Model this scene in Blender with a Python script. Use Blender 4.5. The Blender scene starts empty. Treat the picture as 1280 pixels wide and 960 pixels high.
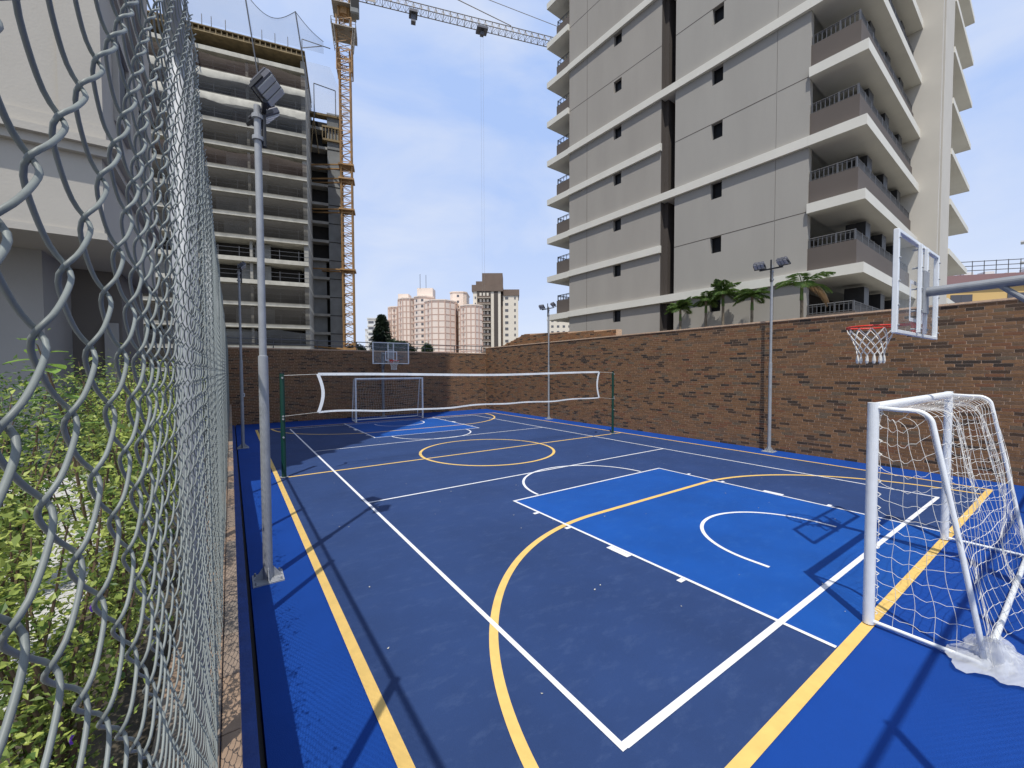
import bpy, math, random
import numpy as np
from mathutils import Vector, Matrix
random.seed(7); rng = np.random.default_rng(7)
PI = math.pi
S = bpy.context.scene
COL = S.collection

# ---------------------------------------------------------------- camera
YAW, PITCH, ROLL, FPX, EYE = math.radians(34.68), math.radians(-1.834), math.radians(-0.225), 508.2, 2.33
cy, sy, cp, sp, cr, sr = math.cos(YAW), math.sin(YAW), math.cos(PITCH), math.sin(PITCH), math.cos(ROLL), math.sin(ROLL)
fwd = Vector((sy*cp, cy*cp, sp)); rgt = Vector((cy, -sy, 0)); upv = rgt.cross(fwd)
r2 = cr*rgt + sr*upv; u2 = -sr*rgt + cr*upv
cam_d = bpy.data.cameras.new('camera'); cam = bpy.data.objects.new('camera', cam_d); COL.objects.link(cam)
cam.matrix_world = Matrix(((r2.x, u2.x, -fwd.x, 0), (r2.y, u2.y, -fwd.y, 0), (r2.z, u2.z, -fwd.z, EYE), (0, 0, 0, 1)))
cam_d.sensor_width = 36; cam_d.lens = 36*FPX/1280; cam_d.clip_start = 0.01; cam_d.clip_end = 4000
S.camera = cam
S.render.resolution_x, S.render.resolution_y = 1024, 768
S.view_settings.view_transform = 'Standard'; S.view_settings.look = 'None'
S.view_settings.exposure = 0.0; S.view_settings.gamma = 1

# ---------------------------------------------------------------- sky and sun
SUN = Vector((1.75, 1.9, -5.5)).normalized()          # direction the light travels
elev = math.asin(-SUN.z); azim = math.atan2(-SUN.x, -SUN.y)
W = bpy.data.worlds.new('World'); S.world = W; W.use_nodes = True
nt = W.node_tree; nt.nodes.clear()
def N(t, **k):
    n = nt.nodes.new(t)
    for a, b in k.items(): setattr(n, a, b)
    return n
out = N('ShaderNodeOutputWorld'); bg = N('ShaderNodeBackground'); bg.inputs[1].default_value = 0.11
sky = N('ShaderNodeTexSky', sky_type='NISHITA'); sky.sun_disc = False
sky.sun_elevation = elev; sky.sun_rotation = azim % (2*PI); sky.altitude = 700; sky.air_density = 1.0; sky.dust_density = 2.5; sky.ozone_density = 1.5
tc = N('ShaderNodeTexCoord'); mp = N('ShaderNodeMapping'); mp.inputs['Scale'].default_value = (1, 1, 2.6)
nz = N('ShaderNodeTexNoise'); nz.inputs['Scale'].default_value = 2.2; nz.inputs['Detail'].default_value = 7; nz.inputs['Roughness'].default_value = .55; nz.inputs['Distortion'].default_value = .6
rp = N('ShaderNodeValToRGB'); rp.color_ramp.elements[0].position = .36; rp.color_ramp.elements[0].color = (0, 0, 0, 1); rp.color_ramp.elements[1].position = .72; rp.color_ramp.elements[1].color = (1, 1, 1, 1)
mc = N('ShaderNodeMix', data_type='RGBA'); mc.inputs[6].default_value = (4.3, 5.9, 9.6, 1); mc.inputs[7].default_value = (6.9, 7.7, 9.5, 1)
mx = N('ShaderNodeMix', data_type='RGBA'); mx.inputs[0].default_value = .86
L = nt.links.new
L(tc.outputs['Generated'], mp.inputs[0]); L(mp.outputs[0], nz.inputs[0]); L(nz.outputs[0], rp.inputs[0])
L(rp.outputs[0], mc.inputs[0])
sx = N('ShaderNodeSeparateXYZ'); L(tc.outputs['Generated'], sx.inputs[0]); mr = N('ShaderNodeMapRange'); mr.inputs[1].default_value = -.02; mr.inputs[2].default_value = .42; mr.inputs[3].default_value = .92; mr.inputs[4].default_value = 0; L(sx.outputs[2], mr.inputs[0])
mh = N('ShaderNodeMix', data_type='RGBA'); mh.inputs[7].default_value = (7.3, 8.0, 9.5, 1); L(mr.outputs[0], mh.inputs[0]); L(mc.outputs[2], mh.inputs[6]); L(mh.outputs[2], mx.inputs[7])
L(sky.outputs[0], mx.inputs[6]); L(mx.outputs[2], bg.inputs[0]); L(bg.outputs[0], out.inputs[0])
ld = bpy.data.lights.new('sun', 'SUN'); ld.energy = 4.4; ld.angle = math.radians(.53); ld.color = (1, .96, .89)
lo = bpy.data.objects.new('sun', ld); COL.objects.link(lo); lo.rotation_euler = SUN.to_track_quat('-Z', 'Y').to_euler(); lo.location = (0, 0, 60)

# ---------------------------------------------------------------- materials
def mat(name, col, rough=.7, metal=0., var=.0, vscale=3., bump=0., bscale=40., col2=None, thr=None, stretch=None, spec=None):
    m = bpy.data.materials.new(name); m.use_nodes = True; t = m.node_tree; b = t.nodes['Principled BSDF']
    b.inputs['Roughness'].default_value = rough; b.inputs['Metallic'].default_value = metal
    b.inputs['Base Color'].default_value = (*col, 1)
    if spec is not None: b.inputs['Specular IOR Level'].default_value = spec
    tcn = t.nodes.new('ShaderNodeTexCoord'); mpn = t.nodes.new('ShaderNodeMapping'); t.links.new(tcn.outputs['Object'], mpn.inputs[0])
    if stretch: mpn.inputs['Scale'].default_value = stretch
    if var or col2:
        n = t.nodes.new('ShaderNodeTexNoise'); n.inputs['Scale'].default_value = vscale; n.inputs['Detail'].default_value = 8; n.inputs['Roughness'].default_value = .6
        t.links.new(mpn.outputs[0], n.inputs[0]); r = t.nodes.new('ShaderNodeValToRGB'); t.links.new(n.outputs[0], r.inputs[0])
        lo_, hi_ = (thr or (.3, .7)); r.color_ramp.elements[0].position = lo_; r.color_ramp.elements[1].position = hi_
        if col2: a, c = col, col2
        else: a = tuple(x*(1-var) for x in col); c = tuple(min(1, x*(1+var)) for x in col)
        r.color_ramp.elements[0].color = (*a, 1); r.color_ramp.elements[1].color = (*c, 1)
        t.links.new(r.outputs[0], b.inputs['Base Color'])
    if bump:
        n = t.nodes.new('ShaderNodeTexNoise'); n.inputs['Scale'].default_value = bscale; n.inputs['Detail'].default_value = 6
        t.links.new(mpn.outputs[0], n.inputs[0]); bn = t.nodes.new('ShaderNodeBump'); bn.inputs['Strength'].default_value = bump; bn.inputs['Distance'].default_value = .01
        t.links.new(n.outputs[0], bn.inputs['Height']); t.links.new(bn.outputs[0], b.inputs['Normal'])
    return m
def glassy(name, col, alpha, rough=.1, trans=0.):
    m = bpy.data.materials.new(name); m.use_nodes = True; t = m.node_tree; b = t.nodes['Principled BSDF']
    b.inputs['Base Color'].default_value = (*col, 1); b.inputs['Roughness'].default_value = rough; b.inputs['Alpha'].default_value = alpha
    return m
def leafmat(name, col, col2, trans=.35, per_island=True):
    m = bpy.data.materials.new(name); m.use_nodes = True; t = m.node_tree; b = t.nodes['Principled BSDF']; o = t.nodes['Material Output']
    g = t.nodes.new('ShaderNodeNewGeometry'); r = t.nodes.new('ShaderNodeValToRGB'); t.links.new(g.outputs['Random Per Island'], r.inputs[0])
    r.color_ramp.elements[0].color = (*col, 1); r.color_ramp.elements[1].color = (*col2, 1)
    t.links.new(r.outputs[0], b.inputs['Base Color']); b.inputs['Roughness'].default_value = .5
    tr = t.nodes.new('ShaderNodeBsdfTranslucent'); t.links.new(r.outputs[0], tr.inputs[0]); ms = t.nodes.new('ShaderNodeMixShader'); ms.inputs[0].default_value = trans
    t.links.new(b.outputs[0], ms.inputs[1]); t.links.new(tr.outputs[0], ms.inputs[2]); t.links.new(ms.outputs[0], o.inputs[0])
    return m
M = {}
M['surround'] = mat('blue acrylic', (.004, .045, .240), .75, var=.10, vscale=.9, bump=.25, bscale=160, spec=.2)
def court_mat(name, col, scuff):
    m = mat(name, col, .72, var=.13, vscale=.8, bump=.25, bscale=150, spec=.25); t = m.node_tree; b = t.nodes['Principled BSDF']
    src = b.inputs['Base Color'].links[0].from_socket
    tcn = t.nodes.new('ShaderNodeTexCoord'); mpn = t.nodes.new('ShaderNodeMapping'); mpn.inputs['Rotation'].default_value = (0, 0, .6); mpn.inputs['Scale'].default_value = (1, 2.1, 1)
    n = t.nodes.new('ShaderNodeTexNoise'); n.inputs['Scale'].default_value = 3.4; n.inputs['Detail'].default_value = 12; n.inputs['Roughness'].default_value = .74
    r = t.nodes.new('ShaderNodeValToRGB'); r.color_ramp.elements[0].position = .52; r.color_ramp.elements[1].position = .80
    r.color_ramp.elements[0].color = (0, 0, 0, 1); r.color_ramp.elements[1].color = (.30, .30, .30, 1)
    x = t.nodes.new('ShaderNodeMix'); x.data_type = 'RGBA'; x.inputs[7].default_value = (*scuff, 1)
    t.links.new(tcn.outputs['Object'], mpn.inputs[0]); t.links.new(mpn.outputs[0], n.inputs[0]); t.links.new(n.outputs[0], r.inputs[0])
    t.links.new(r.outputs[0], x.inputs[0]); t.links.new(src, x.inputs[6]); t.links.new(x.outputs[2], b.inputs['Base Color'])
    return m
M['navy'] = court_mat('navy acrylic', (.018, .042, .126), (.09, .135, .25))
M['key'] = court_mat('light blue acrylic', (.004, .062, .275), (.04, .14, .38))
M['white_line'] = mat('white line paint', (.68, .68, .70), .6, var=.08, vscale=9)
M['yellow_line'] = mat('yellow line paint', (.68, .45, .13), .6, var=.08, vscale=7)
M['dirt'] = mat('earth', (.055, .045, .03), .95, var=.4, vscale=6, bump=.8, bscale=25)
M['ground'] = mat('city ground', (.16, .15, .13), .95, var=.3, vscale=.05)
M['gravel'] = mat('pale gravel', (.30, .29, .27), .9, col2=(.62, .61, .58), vscale=60, bump=1, bscale=90)
M['mortar'] = mat('mortar', (.55, .38, .25), .95, var=.2, vscale=20)
bc = [(.190, .098, .042), (.165, .085, .037), (.210, .110, .050), (.145, .084, .044), (.178, .077, .034), (.062, .036, .020), (.040, .027, .018), (.130, .092, .055)]
BR = [mat('brick %d' % i, c, .85, var=.16, vscale=14, bump=.25, bscale=45) for i, c in enumerate(bc)]
BW = [24, 20, 15, 15, 9, 9, 5, 6]
M['galv'] = mat('galvanised steel', (.30, .31, .32), .6, .15, var=.12, vscale=9)
M['galv_d'] = mat('grey painted steel', (.21, .22, .235), .5, .2, var=.12, vscale=6)
M['wire'] = mat('coated wire', (.175, .193, .18), .5, 0, var=.15, vscale=30, spec=.35)
M['white_p'] = mat('white enamel', (.74, .76, .76), .35, var=.05, vscale=8)
M['net'] = mat('net cord', (.70, .68, .62), .9)
M['green_p'] = mat('dark green enamel', (.006, .045, .03), .35)
M['black'] = mat('black plastic', (.018, .018, .02), .45)
M['lampgrey'] = mat('lamp housing grey', (.10, .10, .115), .5, .3)
M['lens'] = mat('lamp lens', (.42, .43, .42), .2)
M['red'] = mat('red rim', (.62, .035, .015), .4)
M['acrylic'] = glassy('clear acrylic', (.55, .62, .64), .08, .06)
M['bluewall'] = mat('blue wall paint', (.010, .045, .20), .6, var=.2, vscale=5, bump=.3, bscale=30)
M['tile'] = [mat('coping tile %d' % i, c, .7, var=.25, vscale=8, bump=.3, bscale=30) for i, c in enumerate([(.27, .185, .125), (.22, .165, .125), (.30, .20, .13), (.19, .155, .125)])]
M['conc'] = mat('raw concrete', (.30, .29, .26), .9, var=.22, vscale=.7, bump=.4, bscale=6)
M['conc_l'] = mat('pale slab edge', (.47, .45, .385), .9, var=.2, vscale=1.1)
M['conc_w'] = mat('grey concrete wall', (.20, .205, .20), .9, var=.25, vscale=.4)
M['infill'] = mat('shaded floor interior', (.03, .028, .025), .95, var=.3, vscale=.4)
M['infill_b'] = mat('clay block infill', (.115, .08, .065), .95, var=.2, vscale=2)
M['timber'] = mat('formwork timber', (.23, .17, .085), .8, var=.35, vscale=1.5)
M['yellow_s'] = mat('crane yellow steel', (.33, .185, .07), .6, .1, var=.3, vscale=1)
M['crane_g'] = mat('crane grey steel', (.30, .27, .23), .6, .2, var=.2, vscale=1)
M['safety'] = glassy('debris net', (.040, .036, .030), .62, .9)
M['safety_b'] = glassy('brown debris net', (.055, .038, .030), .62, .9)
M['safety_g'] = glassy('blue grey debris net', (.032, .036, .042), .55, .9)
M['safety_l'] = glassy('pale debris net', (.50, .53, .58), .30, .9)
M['tw_wall'] = mat('taupe wall texture paint', (.335, .312, .277), .9, var=.055, vscale=.8, bump=.15, bscale=14, stretch=(1, 1, .22))
M['tw_wall2'] = mat('grey wall texture paint', (.345, .328, .295), .9, var=.05, vscale=.7, bump=.15, bscale=14, stretch=(1, 1, .22))
M['tw_band'] = mat('cream band paint', (.66, .64, .57), .85, var=.05, vscale=.8)
M['tw_brown'] = mat('brown parapet paint', (.105, .087, .076), .85, var=.06, vscale=.6)
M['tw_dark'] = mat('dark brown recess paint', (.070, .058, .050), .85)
M['tw_light'] = mat('light fin paint', (.53, .50, .44), .85, var=.05, vscale=.5)
M['void'] = mat('dark window glass', (.006, .006, .007), .35, spec=.2)
M['rail'] = mat('grey railing', (.11, .112, .118), .5, .3)
M['pink'] = mat('pale pink render', (.74, .63, .54), .9, var=.05, vscale=.2)
M['pinkband'] = mat('salmon band', (.50, .345, .275), .9)
M['cream'] = mat('cream render', (.66, .60, .50), .9, var=.04, vscale=.2)
M['brown_b'] = mat('brown cladding', (.15, .11, .085), .9, var=.1, vscale=.3)
M['white_b'] = mat('white render', (.68, .68, .66), .9, var=.04, vscale=.3)
M['farwin'] = mat('far window', (.11, .11, .12), .3)
M['yel_b'] = mat('yellow render', (.62, .42, .17), .9, var=.05, vscale=.3)
M['roof_p'] = mat('mauve roof sheet', (.25, .15, .15), .8)
M['lb_wall'] = mat('beige render', (.43, .40, .345), .9, var=.06, vscale=.8, bump=.2, bscale=30)
M['lb_grey'] = mat('grey render', (.30, .29, .27), .9, var=.08, vscale=.8, bump=.2, bscale=30)
M['lb_brown'] = mat('brown grey render', (.13, .115, .10), .9, var=.08, vscale=.8)
M['leaf'] = leafmat('shrub leaf', (.055, .12, .018), (.44, .50, .11))
M['leaf_d'] = leafmat('dark shrub leaf', (.035, .085, .022), (.12, .20, .04))
M['leaf_big'] = leafmat('large pale leaf', (.17, .30, .05), (.26, .40, .08), .4)
M['leaf_tree'] = leafmat('tree leaf', (.018, .045, .015), (.05, .085, .03), .15)
M['leaf_con'] = leafmat('conifer needles', (.008, .020, .010), (.022, .040, .018), .1)
M['palm'] = leafmat('palm leaflet', (.045, .11, .02), (.16, .24, .055), .3)
M['palm_dry'] = leafmat('dry palm leaflet', (.22, .14, .07), (.32, .22, .12), .2)
M['stem'] = mat('woody stem', (.13, .085, .05), .9, var=.3, vscale=20)
M['trunk'] = mat('palm trunk', (.17, .14, .10), .9, var=.3, vscale=8)
M['purple'] = mat('purple petal', (.16, .04, .42), .6)
M['plastic'] = glassy('plastic sheet', (.78, .80, .82), .48, .15)

# ---------------------------------------------------------------- helpers
class MB:
    def __init__(s): s.v = []; s.f = []; s.m = []; s.n = 0
    def add(s, vs, fs, mi=0):
        b = s.n; s.v.extend([tuple(map(float, p)) for p in vs]); s.n += len(vs)
        for f in fs: s.f.append(tuple(i+b for i in f)); s.m.append(mi)
    def box(s, x0, x1, y0, y1, z0, z1, mi=0, mt=None):
        vs = [(x, y, z) for z in (z0, z1) for y in (y0, y1) for x in (x0, x1)]
        if mt is not None: vs = [mt @ Vector(p) for p in vs]
        s.add(vs, [(0, 2, 3, 1), (4, 5, 7, 6), (0, 1, 5, 4), (2, 6, 7, 3), (0, 4, 6, 2), (1, 3, 7, 5)], mi); return s
    def bbox(s, x0, x1, y0, y1, z0, z1, b, mi=0, mt=None):   # chamfered box (vertical edges and top)
        P = [(x0+b, y0), (x1-b, y0), (x1, y0+b), (x1, y1-b), (x1-b, y1), (x0+b, y1), (x0, y1-b), (x0, y0+b)]
        cx, cy_ = (x0+x1)/2, (y0+y1)/2
        def ring(z, k): return [(cx+(x-cx)*(1-k/(x1-x0)*2), cy_+(y-cy_)*(1-k/(y1-y0)*2), z) for x, y in P]
        vs = ring(z0, b)+ring(z0+b, 0)+ring(z1-b, 0)+ring(z1, b)
        if mt is not None: vs = [mt @ Vector(p) for p in vs]
        fs = [tuple(range(7, -1, -1)), tuple(range(24, 32))]
        for k in range(3):
            for i in range(8): j = (i+1) % 8; fs.append((k*8+i, k*8+j, k*8+8+j, k*8+8+i))
        s.add(vs, fs, mi); return s
    def prism(s, poly, z0, z1, mi=0):
        n = len(poly); s.add([(x, y, z0) for x, y in poly]+[(x, y, z1) for x, y in poly],
            [tuple(range(n-1, -1, -1)), tuple(range(n, 2*n))]+[(i, (i+1) % n, n+(i+1) % n, n+i) for i in range(n)], mi); return s
    def tube(s, pts, r, sides=8, mi=0, caps=True, closed=False):
        pts = [Vector(p) for p in pts]; n = len(pts); rr = r if hasattr(r, '__len__') else [r]*n
        rings = []; up = None
        for i, p in enumerate(pts):
            if closed: d = pts[(i+1) % n]-pts[i-1]
            else: d = pts[min(i+1, n-1)]-pts[max(i-1, 0)]
            if d.length < 1e-9: d = Vector((0, 0, 1))
            d.normalize()
            if up is None: up = Vector((0, 0, 1)) if abs(d.z) < .9 else Vector((1, 0, 0))
            a = d.cross(up)
            if a.length < 1e-5: a = d.cross(Vector((0, 1, 0)))
            a.normalize(); b = a.cross(d); up = b
            rings.append([p+(a*math.cos(2*PI*k/sides)+b*math.sin(2*PI*k/sides))*rr[i] for k in range(sides)])
        vs = [q for g in rings for q in g]; fs = []
        for i in range(n if closed else n-1):
            j = (i+1) % n
            for k in range(sides): l = (k+1) % sides; fs.append((i*sides+k, i*sides+l, j*sides+l, j*sides+k))
        if caps and not closed: fs += [tuple(range(sides-1, -1, -1)), tuple((n-1)*sides+k for k in range(sides))]
        s.add(vs, fs, mi); return s
    def build(s, name, mats, parent=None, rel=True, smooth=False):
        me = bpy.data.meshes.new(name)
        off = Vector((0, 0, 0))
        if parent is not None and rel:
            p = parent
            while p is not None: off += p.location; p = p.parent
        v = [(x-off.x, y-off.y, z-off.z) for x, y, z in s.v] if off.length else s.v
        me.from_pydata(v, [], s.f)
        if not isinstance(mats, (list, tuple)): mats = [mats]
        for m in mats: me.materials.append(m)
        if len(mats) > 1: me.polygons.foreach_set('material_index', s.m)
        if smooth: me.polygons.foreach_set('use_smooth', [True]*len(s.f))
        me.update()
        o = bpy.data.objects.new(name, me); COL.objects.link(o)
        if parent is not None: o.parent = parent
        return o
def tag(o, label=None, cat=None, group=None, kind=None):
    if label: o['label'] = label
    if cat: o['category'] = cat
    if group: o['group'] = group
    if kind: o['kind'] = kind
    return o
def empty(name, loc, label, cat, group=None, rz=0):
    o = bpy.data.objects.new(name, None); COL.objects.link(o); o.location = loc; o.rotation_euler = (0, 0, rz); o.empty_display_size = .2
    return tag(o, label, cat, group)
def copy_tree(o, parent=None):
    c = o.copy(); COL.objects.link(c)
    if parent: c.parent = parent
    for ch in list(o.children): copy_tree(ch, c)
    return c
def arrmesh(name, V, F, mats, midx=None, smooth=False):
    me = bpy.data.meshes.new(name); V = np.asarray(V, np.float32); F = np.asarray(F, np.int32); k = F.shape[1]
    me.vertices.add(len(V)); me.vertices.foreach_set('co', V.ravel()); me.loops.add(F.size); me.loops.foreach_set('vertex_index', F.ravel())
    me.polygons.add(len(F)); me.polygons.foreach_set('loop_start', np.arange(0, F.size, k, dtype=np.int32))
    for m in mats: me.materials.append(m)
    if midx is not None: me.polygons.foreach_set('material_index', np.asarray(midx, np.int32))
    me.polygons.foreach_set('use_smooth', np.full(len(F), smooth)); me.update(calc_edges=True); return me
def leaves(P, size, aspect=.5, droop=.2, fold=.25, dirs=None):
    """P (n,3) leaf base points -> folded leaf blades"""
    n = len(P); d = rng.normal(size=(n, 3)) if dirs is None else dirs+rng.normal(size=(n, 3))*.35
    d[:, 2] = d[:, 2]*.6-droop; d /= np.linalg.norm(d, axis=1)[:, None]
    a = np.cross(d, rng.normal(size=(n, 3))*np.array([.5, .5, .2])+np.array([0, 0, 1.])); a /= np.linalg.norm(a, axis=1)[:, None]+1e-9
    nrm = np.cross(a, d); s = (size*rng.uniform(.45, 1.45, n))[:, None]
    mid = P+d*s*.45
    V = np.stack([P, mid+a*s*aspect*.5+nrm*s*fold*.3, P+d*s-nrm*s*.1, mid-a*s*aspect*.5+nrm*s*fold*.3], 1).reshape(-1, 3)
    b = np.arange(n)[:, None]*4
    F = np.concatenate([b+np.array([[0, 1, 2]]), b+np.array([[0, 2, 3]])], 1).reshape(-1, 3)
    return V, F

# ================================================================ SETTING
def slab(name, x0, x1, y0, y1, z0, z1, m, parent=None):
    o = MB().box(x0, x1, y0, y1, z0, z1).build(name, m, parent)
    if parent is None: tag(o, kind='structure')
    return o
slab('ground', -1500, 1500, -1500, 1500, -1.2, -1.0, M['ground'])
slab('court_surround', .13, 12.95, -2.5, 21.6, -.3, 0, M['surround'])
slab('court_playing_surface', .84, 11.96, 1.19, 19.11, .0005, .004, M['navy'])
slab('garden_ground', -14, -.27, -6, 60, -1.0, .85, M['dirt'])
def strip(mb, x0, y0, x1, y1, w, z):
    d = Vector((x1-x0, y1-y0)); d.normalize(); n = Vector((-d.y, d.x))*w/2
    mb.add([(x0+n.x, y0+n.y, z), (x0-n.x, y0-n.y, z), (x1-n.x, y1-n.y, z), (x1+n.x, y1+n.y, z)], [(0, 1, 2, 3)])
def arc(mb, cx, cy_, r, a0, a1, w, z, n=64):
    vs = []; 
    for i in range(n+1):
        a = math.radians(a0+(a1-a0)*i/n)
        for q in (r-w/2, r+w/2): vs.append((cx+q*math.cos(a), cy_+q*math.sin(a), z))
    mb.add(vs, [(2*i, 2*i+1, 2*i+3, 2*i+2) for i in range(n)])
ZK, ZY, ZW = .0058, .0075, .0092
CX, CYM = 6.4, 10.15
def mir(y, far): return 2*CYM-y if far else y
for far in (False, True):
    k = MB(); y0, y1 = sorted((mir(1.19, far), mir(5.9, far))); k.box(4.14, 8.30, y0, y1, .004+.0005, ZK)
    tag(k.build('key_area', M['key']), kind='structure')
# yellow futsal lines
def line(name, z, m, fn):
    mb = MB(); fn(mb, z); return tag(mb.build(name, m), kind='structure')
yw = .085
line('yellow_sideline', ZY, M['yellow_line'], lambda b, z: strip(b, .8, 1.11, .8, 19.19, yw, z))
line('yellow_sideline', ZY, M['yellow_line'], lambda b, z: strip(b, 12.0, 1.11, 12.0, 19.19, .07, z))
line('yellow_goal_line', ZY, M['yellow_line'], lambda b, z: strip(b, .8425, 1.15, 11.965, 1.15, yw, z))
line('yellow_goal_line', ZY, M['yellow_line'], lambda b, z: strip(b, .8425, 19.15, 11.965, 19.15, yw, z))
line('yellow_halfway_line', ZY, M['yellow_line'], lambda b, z: strip(b, .8425, CYM, 11.965, CYM, .07, z))
line('yellow_centre_circle', ZY+.0012, M['yellow_line'], lambda b, z: arc(b, 6.15, CYM, 1.93, 0, 360, .075, z, 96))
for far in (False, True):
    s_ = -1 if far else 1
    def D(b, z):
        yb = mir(1.15, far)
        arc(b, 4.78, yb, 3.45, 90*s_, 180*s_, .08, z+.0006); arc(b, 7.98, yb, 3.45, 0, 90*s_, .08, z+.0006); strip(b, 4.78, yb+3.45*s_, 7.98, yb+3.45*s_, .08, z+.0006)
    line('yellow_penalty_area', ZY, M['yellow_line'], D)
# white basketball / volleyball lines
ww = .046; XL, XR, YN, YF = 1.94, 10.52, 1.62, 18.68
line('white_sideline', ZW, M['white_line'], lambda b, z: strip(b, XL, YN-ww/2, XL, YF+ww/2, ww, z))
line('white_sideline', ZW, M['white_line'], lambda b, z: strip(b, XR, YN-ww/2, XR, YF+ww/2, ww, z))
line('white_end_line', ZW, M['white_line'], lambda b, z: strip(b, XL+ww/2, YN, XR-ww/2, YN, .056, z))
line('white_end_line', ZW, M['white_line'], lambda b, z: strip(b, XL+ww/2, YF, XR-ww/2, YF, .056, z))
for far in (False, True):
    line('white_attack_line', ZW, M['white_line'], lambda b, z: strip(b, XL+ww/2, mir(7.32, far), XR-ww/2, mir(7.32, far), ww, z))
    s_ = -1 if far else 1
    def K(b, z):
        z += .0006
        for x in (4.12, 8.32): strip(b, x, mir(1.20, far), x, mir(5.92, far), .042, z)
        strip(b, 4.145, mir(5.9, far), 8.295, mir(5.9, far), .042, z)
        for x, q in ((4.12, -1), (8.32, 1)):
            for ya, w_, l_ in ((2.58, .06, .09), (3.46, .34, .09), (4.42, .06, .09), (5.18, .06, .09)):
                strip(b, x+q*.026, mir(ya, far), x+q*(.026+l_), mir(ya, far), w_, z)
        arc(b, 6.2, mir(5.92, far), 1.5, 1*s_, 179*s_, .05, z+.0004)
        yb = mir(2.38, far); arc(b, 6.24, yb, 1.07, 0, 180*s_, .05, z)
        for x in (5.17, 7.31): strip(b, x, yb, x, mir(2.16, far), .05, z)
    line('white_key_lines', ZW, M['white_line'], K)
# gutter between retaining wall and court
slab('gutter_channel', 0.002, .125, -1, 21.4, -.3, -.10, M['black'])
slab('base_strip', 0.003, .095, -1, 21.4, -.099, .012, M['bluewall'])
# path in the garden
slab('gravel_path', -2.6, -.82, -1, 8.3, .851, .862, M['gravel'])

# ================================================================ retaining wall with tile coping
rw = empty('retaining_wall', (-.13, 10, 0), 'low blue painted wall topped with brown stone tiles along the left of the court', 'wall')
MB().box(-.26, 0, -1.0, 21.4, -.29, .91).build('wall_body', M['bluewall'], rw)
y = -1.0; k = 0; tm = {}
while y < 21.3:
    l = .36
    for (a, b, w_) in ((-.268, -.062, 0), (-.058, .006, 1)):
        key = (w_, random.randrange(4))
        if key not in tm:
            q = MB().bbox(a, b, 0, l-.006, .912, .942, .003); tm[key] = q.build('coping_tile', M['tile'][key[1]], None).data
            o = [x for x in bpy.data.objects if x.data == tm[key]][0]
        else:
            o = bpy.data.objects.new('coping_tile', tm[key]); COL.objects.link(o)
        o.parent = rw; o.location = (.13, y-10, 0)
    y += l

# ================================================================ brick walls
BLn, BH, GAP = .270, .070, .0105
def brick_mesh(L_, i):
    return MB().bbox(0, .018, 0, L_, 0, BH-GAP, .002).build('brick', BR[i]).data
def wall_bricks(parent, org, along, out_, length, height, top=None, single=None):
    """face bricks; org start, along unit dir, out_ unit dir (towards court)"""
    rows = int(height/BH); V = []; F = []; MI = []; n = 0; singles = []
    a = Vector(along); o_ = Vector(out_); o0 = Vector(org)
    for r in range(rows):
        z = r*BH; off = ((r % 2)*.5+.12*math.sin(r*2.4))*BLn
        x = -off; 
        while x < length:
            x0, x1 = max(0, x), min(length, x+BLn-GAP); x += BLn
            if x1-x0 < .03: continue
            mi = random.choices(range(8), BW)[0]
            if top and z+BH > top((x0+x1)/2): continue
            if single and single(x0, x1) and x1-x0 > BLn-GAP-.001 and len(singles) < 300:
                singles.append((x0, z, mi)); continue
            d = .006+random.uniform(-.002, .0025)
            p = [o0+a*q+Vector((0, 0, z+h))+o_*w_ for w_ in (0, d) for h in (0, BH-GAP) for q in (x0, x1)]
            V += p; F += [(n+4, n+5, n+7, n+6), (n, n+1, n+5, n+4), (n+2, n+6, n+7, n+3), (n, n+4, n+6, n+2), (n+1, n+3, n+7, n+5)]; MI += [mi]*5; n += 8
    return V, F, MI, singles
def mk_wall(name, loc, label, body, org, along, out_, length, height, top=None, single=None):
    w = empty(name, loc, label, 'brick wall')
    body(w)
    V, F, MI, sg = wall_bricks(w, org, along, out_, length, height, top, single)
    V = [p-Vector(loc) for p in V]
    me = arrmesh('brick_courses', [tuple(p) for p in V], F, BR, MI)
    o = bpy.data.objects.new('brick_courses', me); COL.objects.link(o); o.parent = w; tag(o, kind='stuff')
    return w, sg
RWX = 12.93; RWH = 3.72
w, sg = mk_wall('brick_wall', (RWX+.15, 10, 0), 'long brown brick wall in sunlight along the right side of the court', 
    lambda w: (MB().box(RWX, RWX+.3, -4, 21.5, -.9, RWH).build('wall_body', M['mortar'], w), MB().box(RWX-.03, RWX+.32, -4, 21.5, RWH, RWH+.04).build('coping', M['mortar'], w)),
    (RWX, 21.5, .002), (0, -1, 0), (-1, 0, 0), 23.5, RWH, None, lambda a, b: 18.7 < a < 20.3)
bms = {}
for (x0, z, mi) in sg:
    if mi not in bms:
        me = MB().bbox(-.007, 0, -(BLn-GAP), 0, 0, BH-GAP, .002).build('brick', BR[mi]); bms[mi] = me.data; o = me
    else: o = bpy.data.objects.new('brick', bms[mi]); COL.objects.link(o)
    o.parent = w; o.location = (RWX-(RWX+.15)+random.uniform(-.003, .002), 21.5-x0-10, z+.002)
FWY = 21.5; FWH = 3.38
fw, _ = mk_wall('brick_wall', (6.4, FWY+.15, 0), 'brown brick wall closing the far end behind the distant goal',
    lambda w: (MB().box(-.4, RWX-.02, FWY+.001, FWY+.3, -.9, FWH).build('wall_body', M['mortar'], w), MB().box(-.4, RWX-.04, FWY-.03, FWY+.32, FWH, FWH+.04).build('coping', M['mortar'], w)),
    (-.1, FWY, .002), (1, 0, 0), (0, -1, 0), 13.028, FWH)
HX = 13.35
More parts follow.
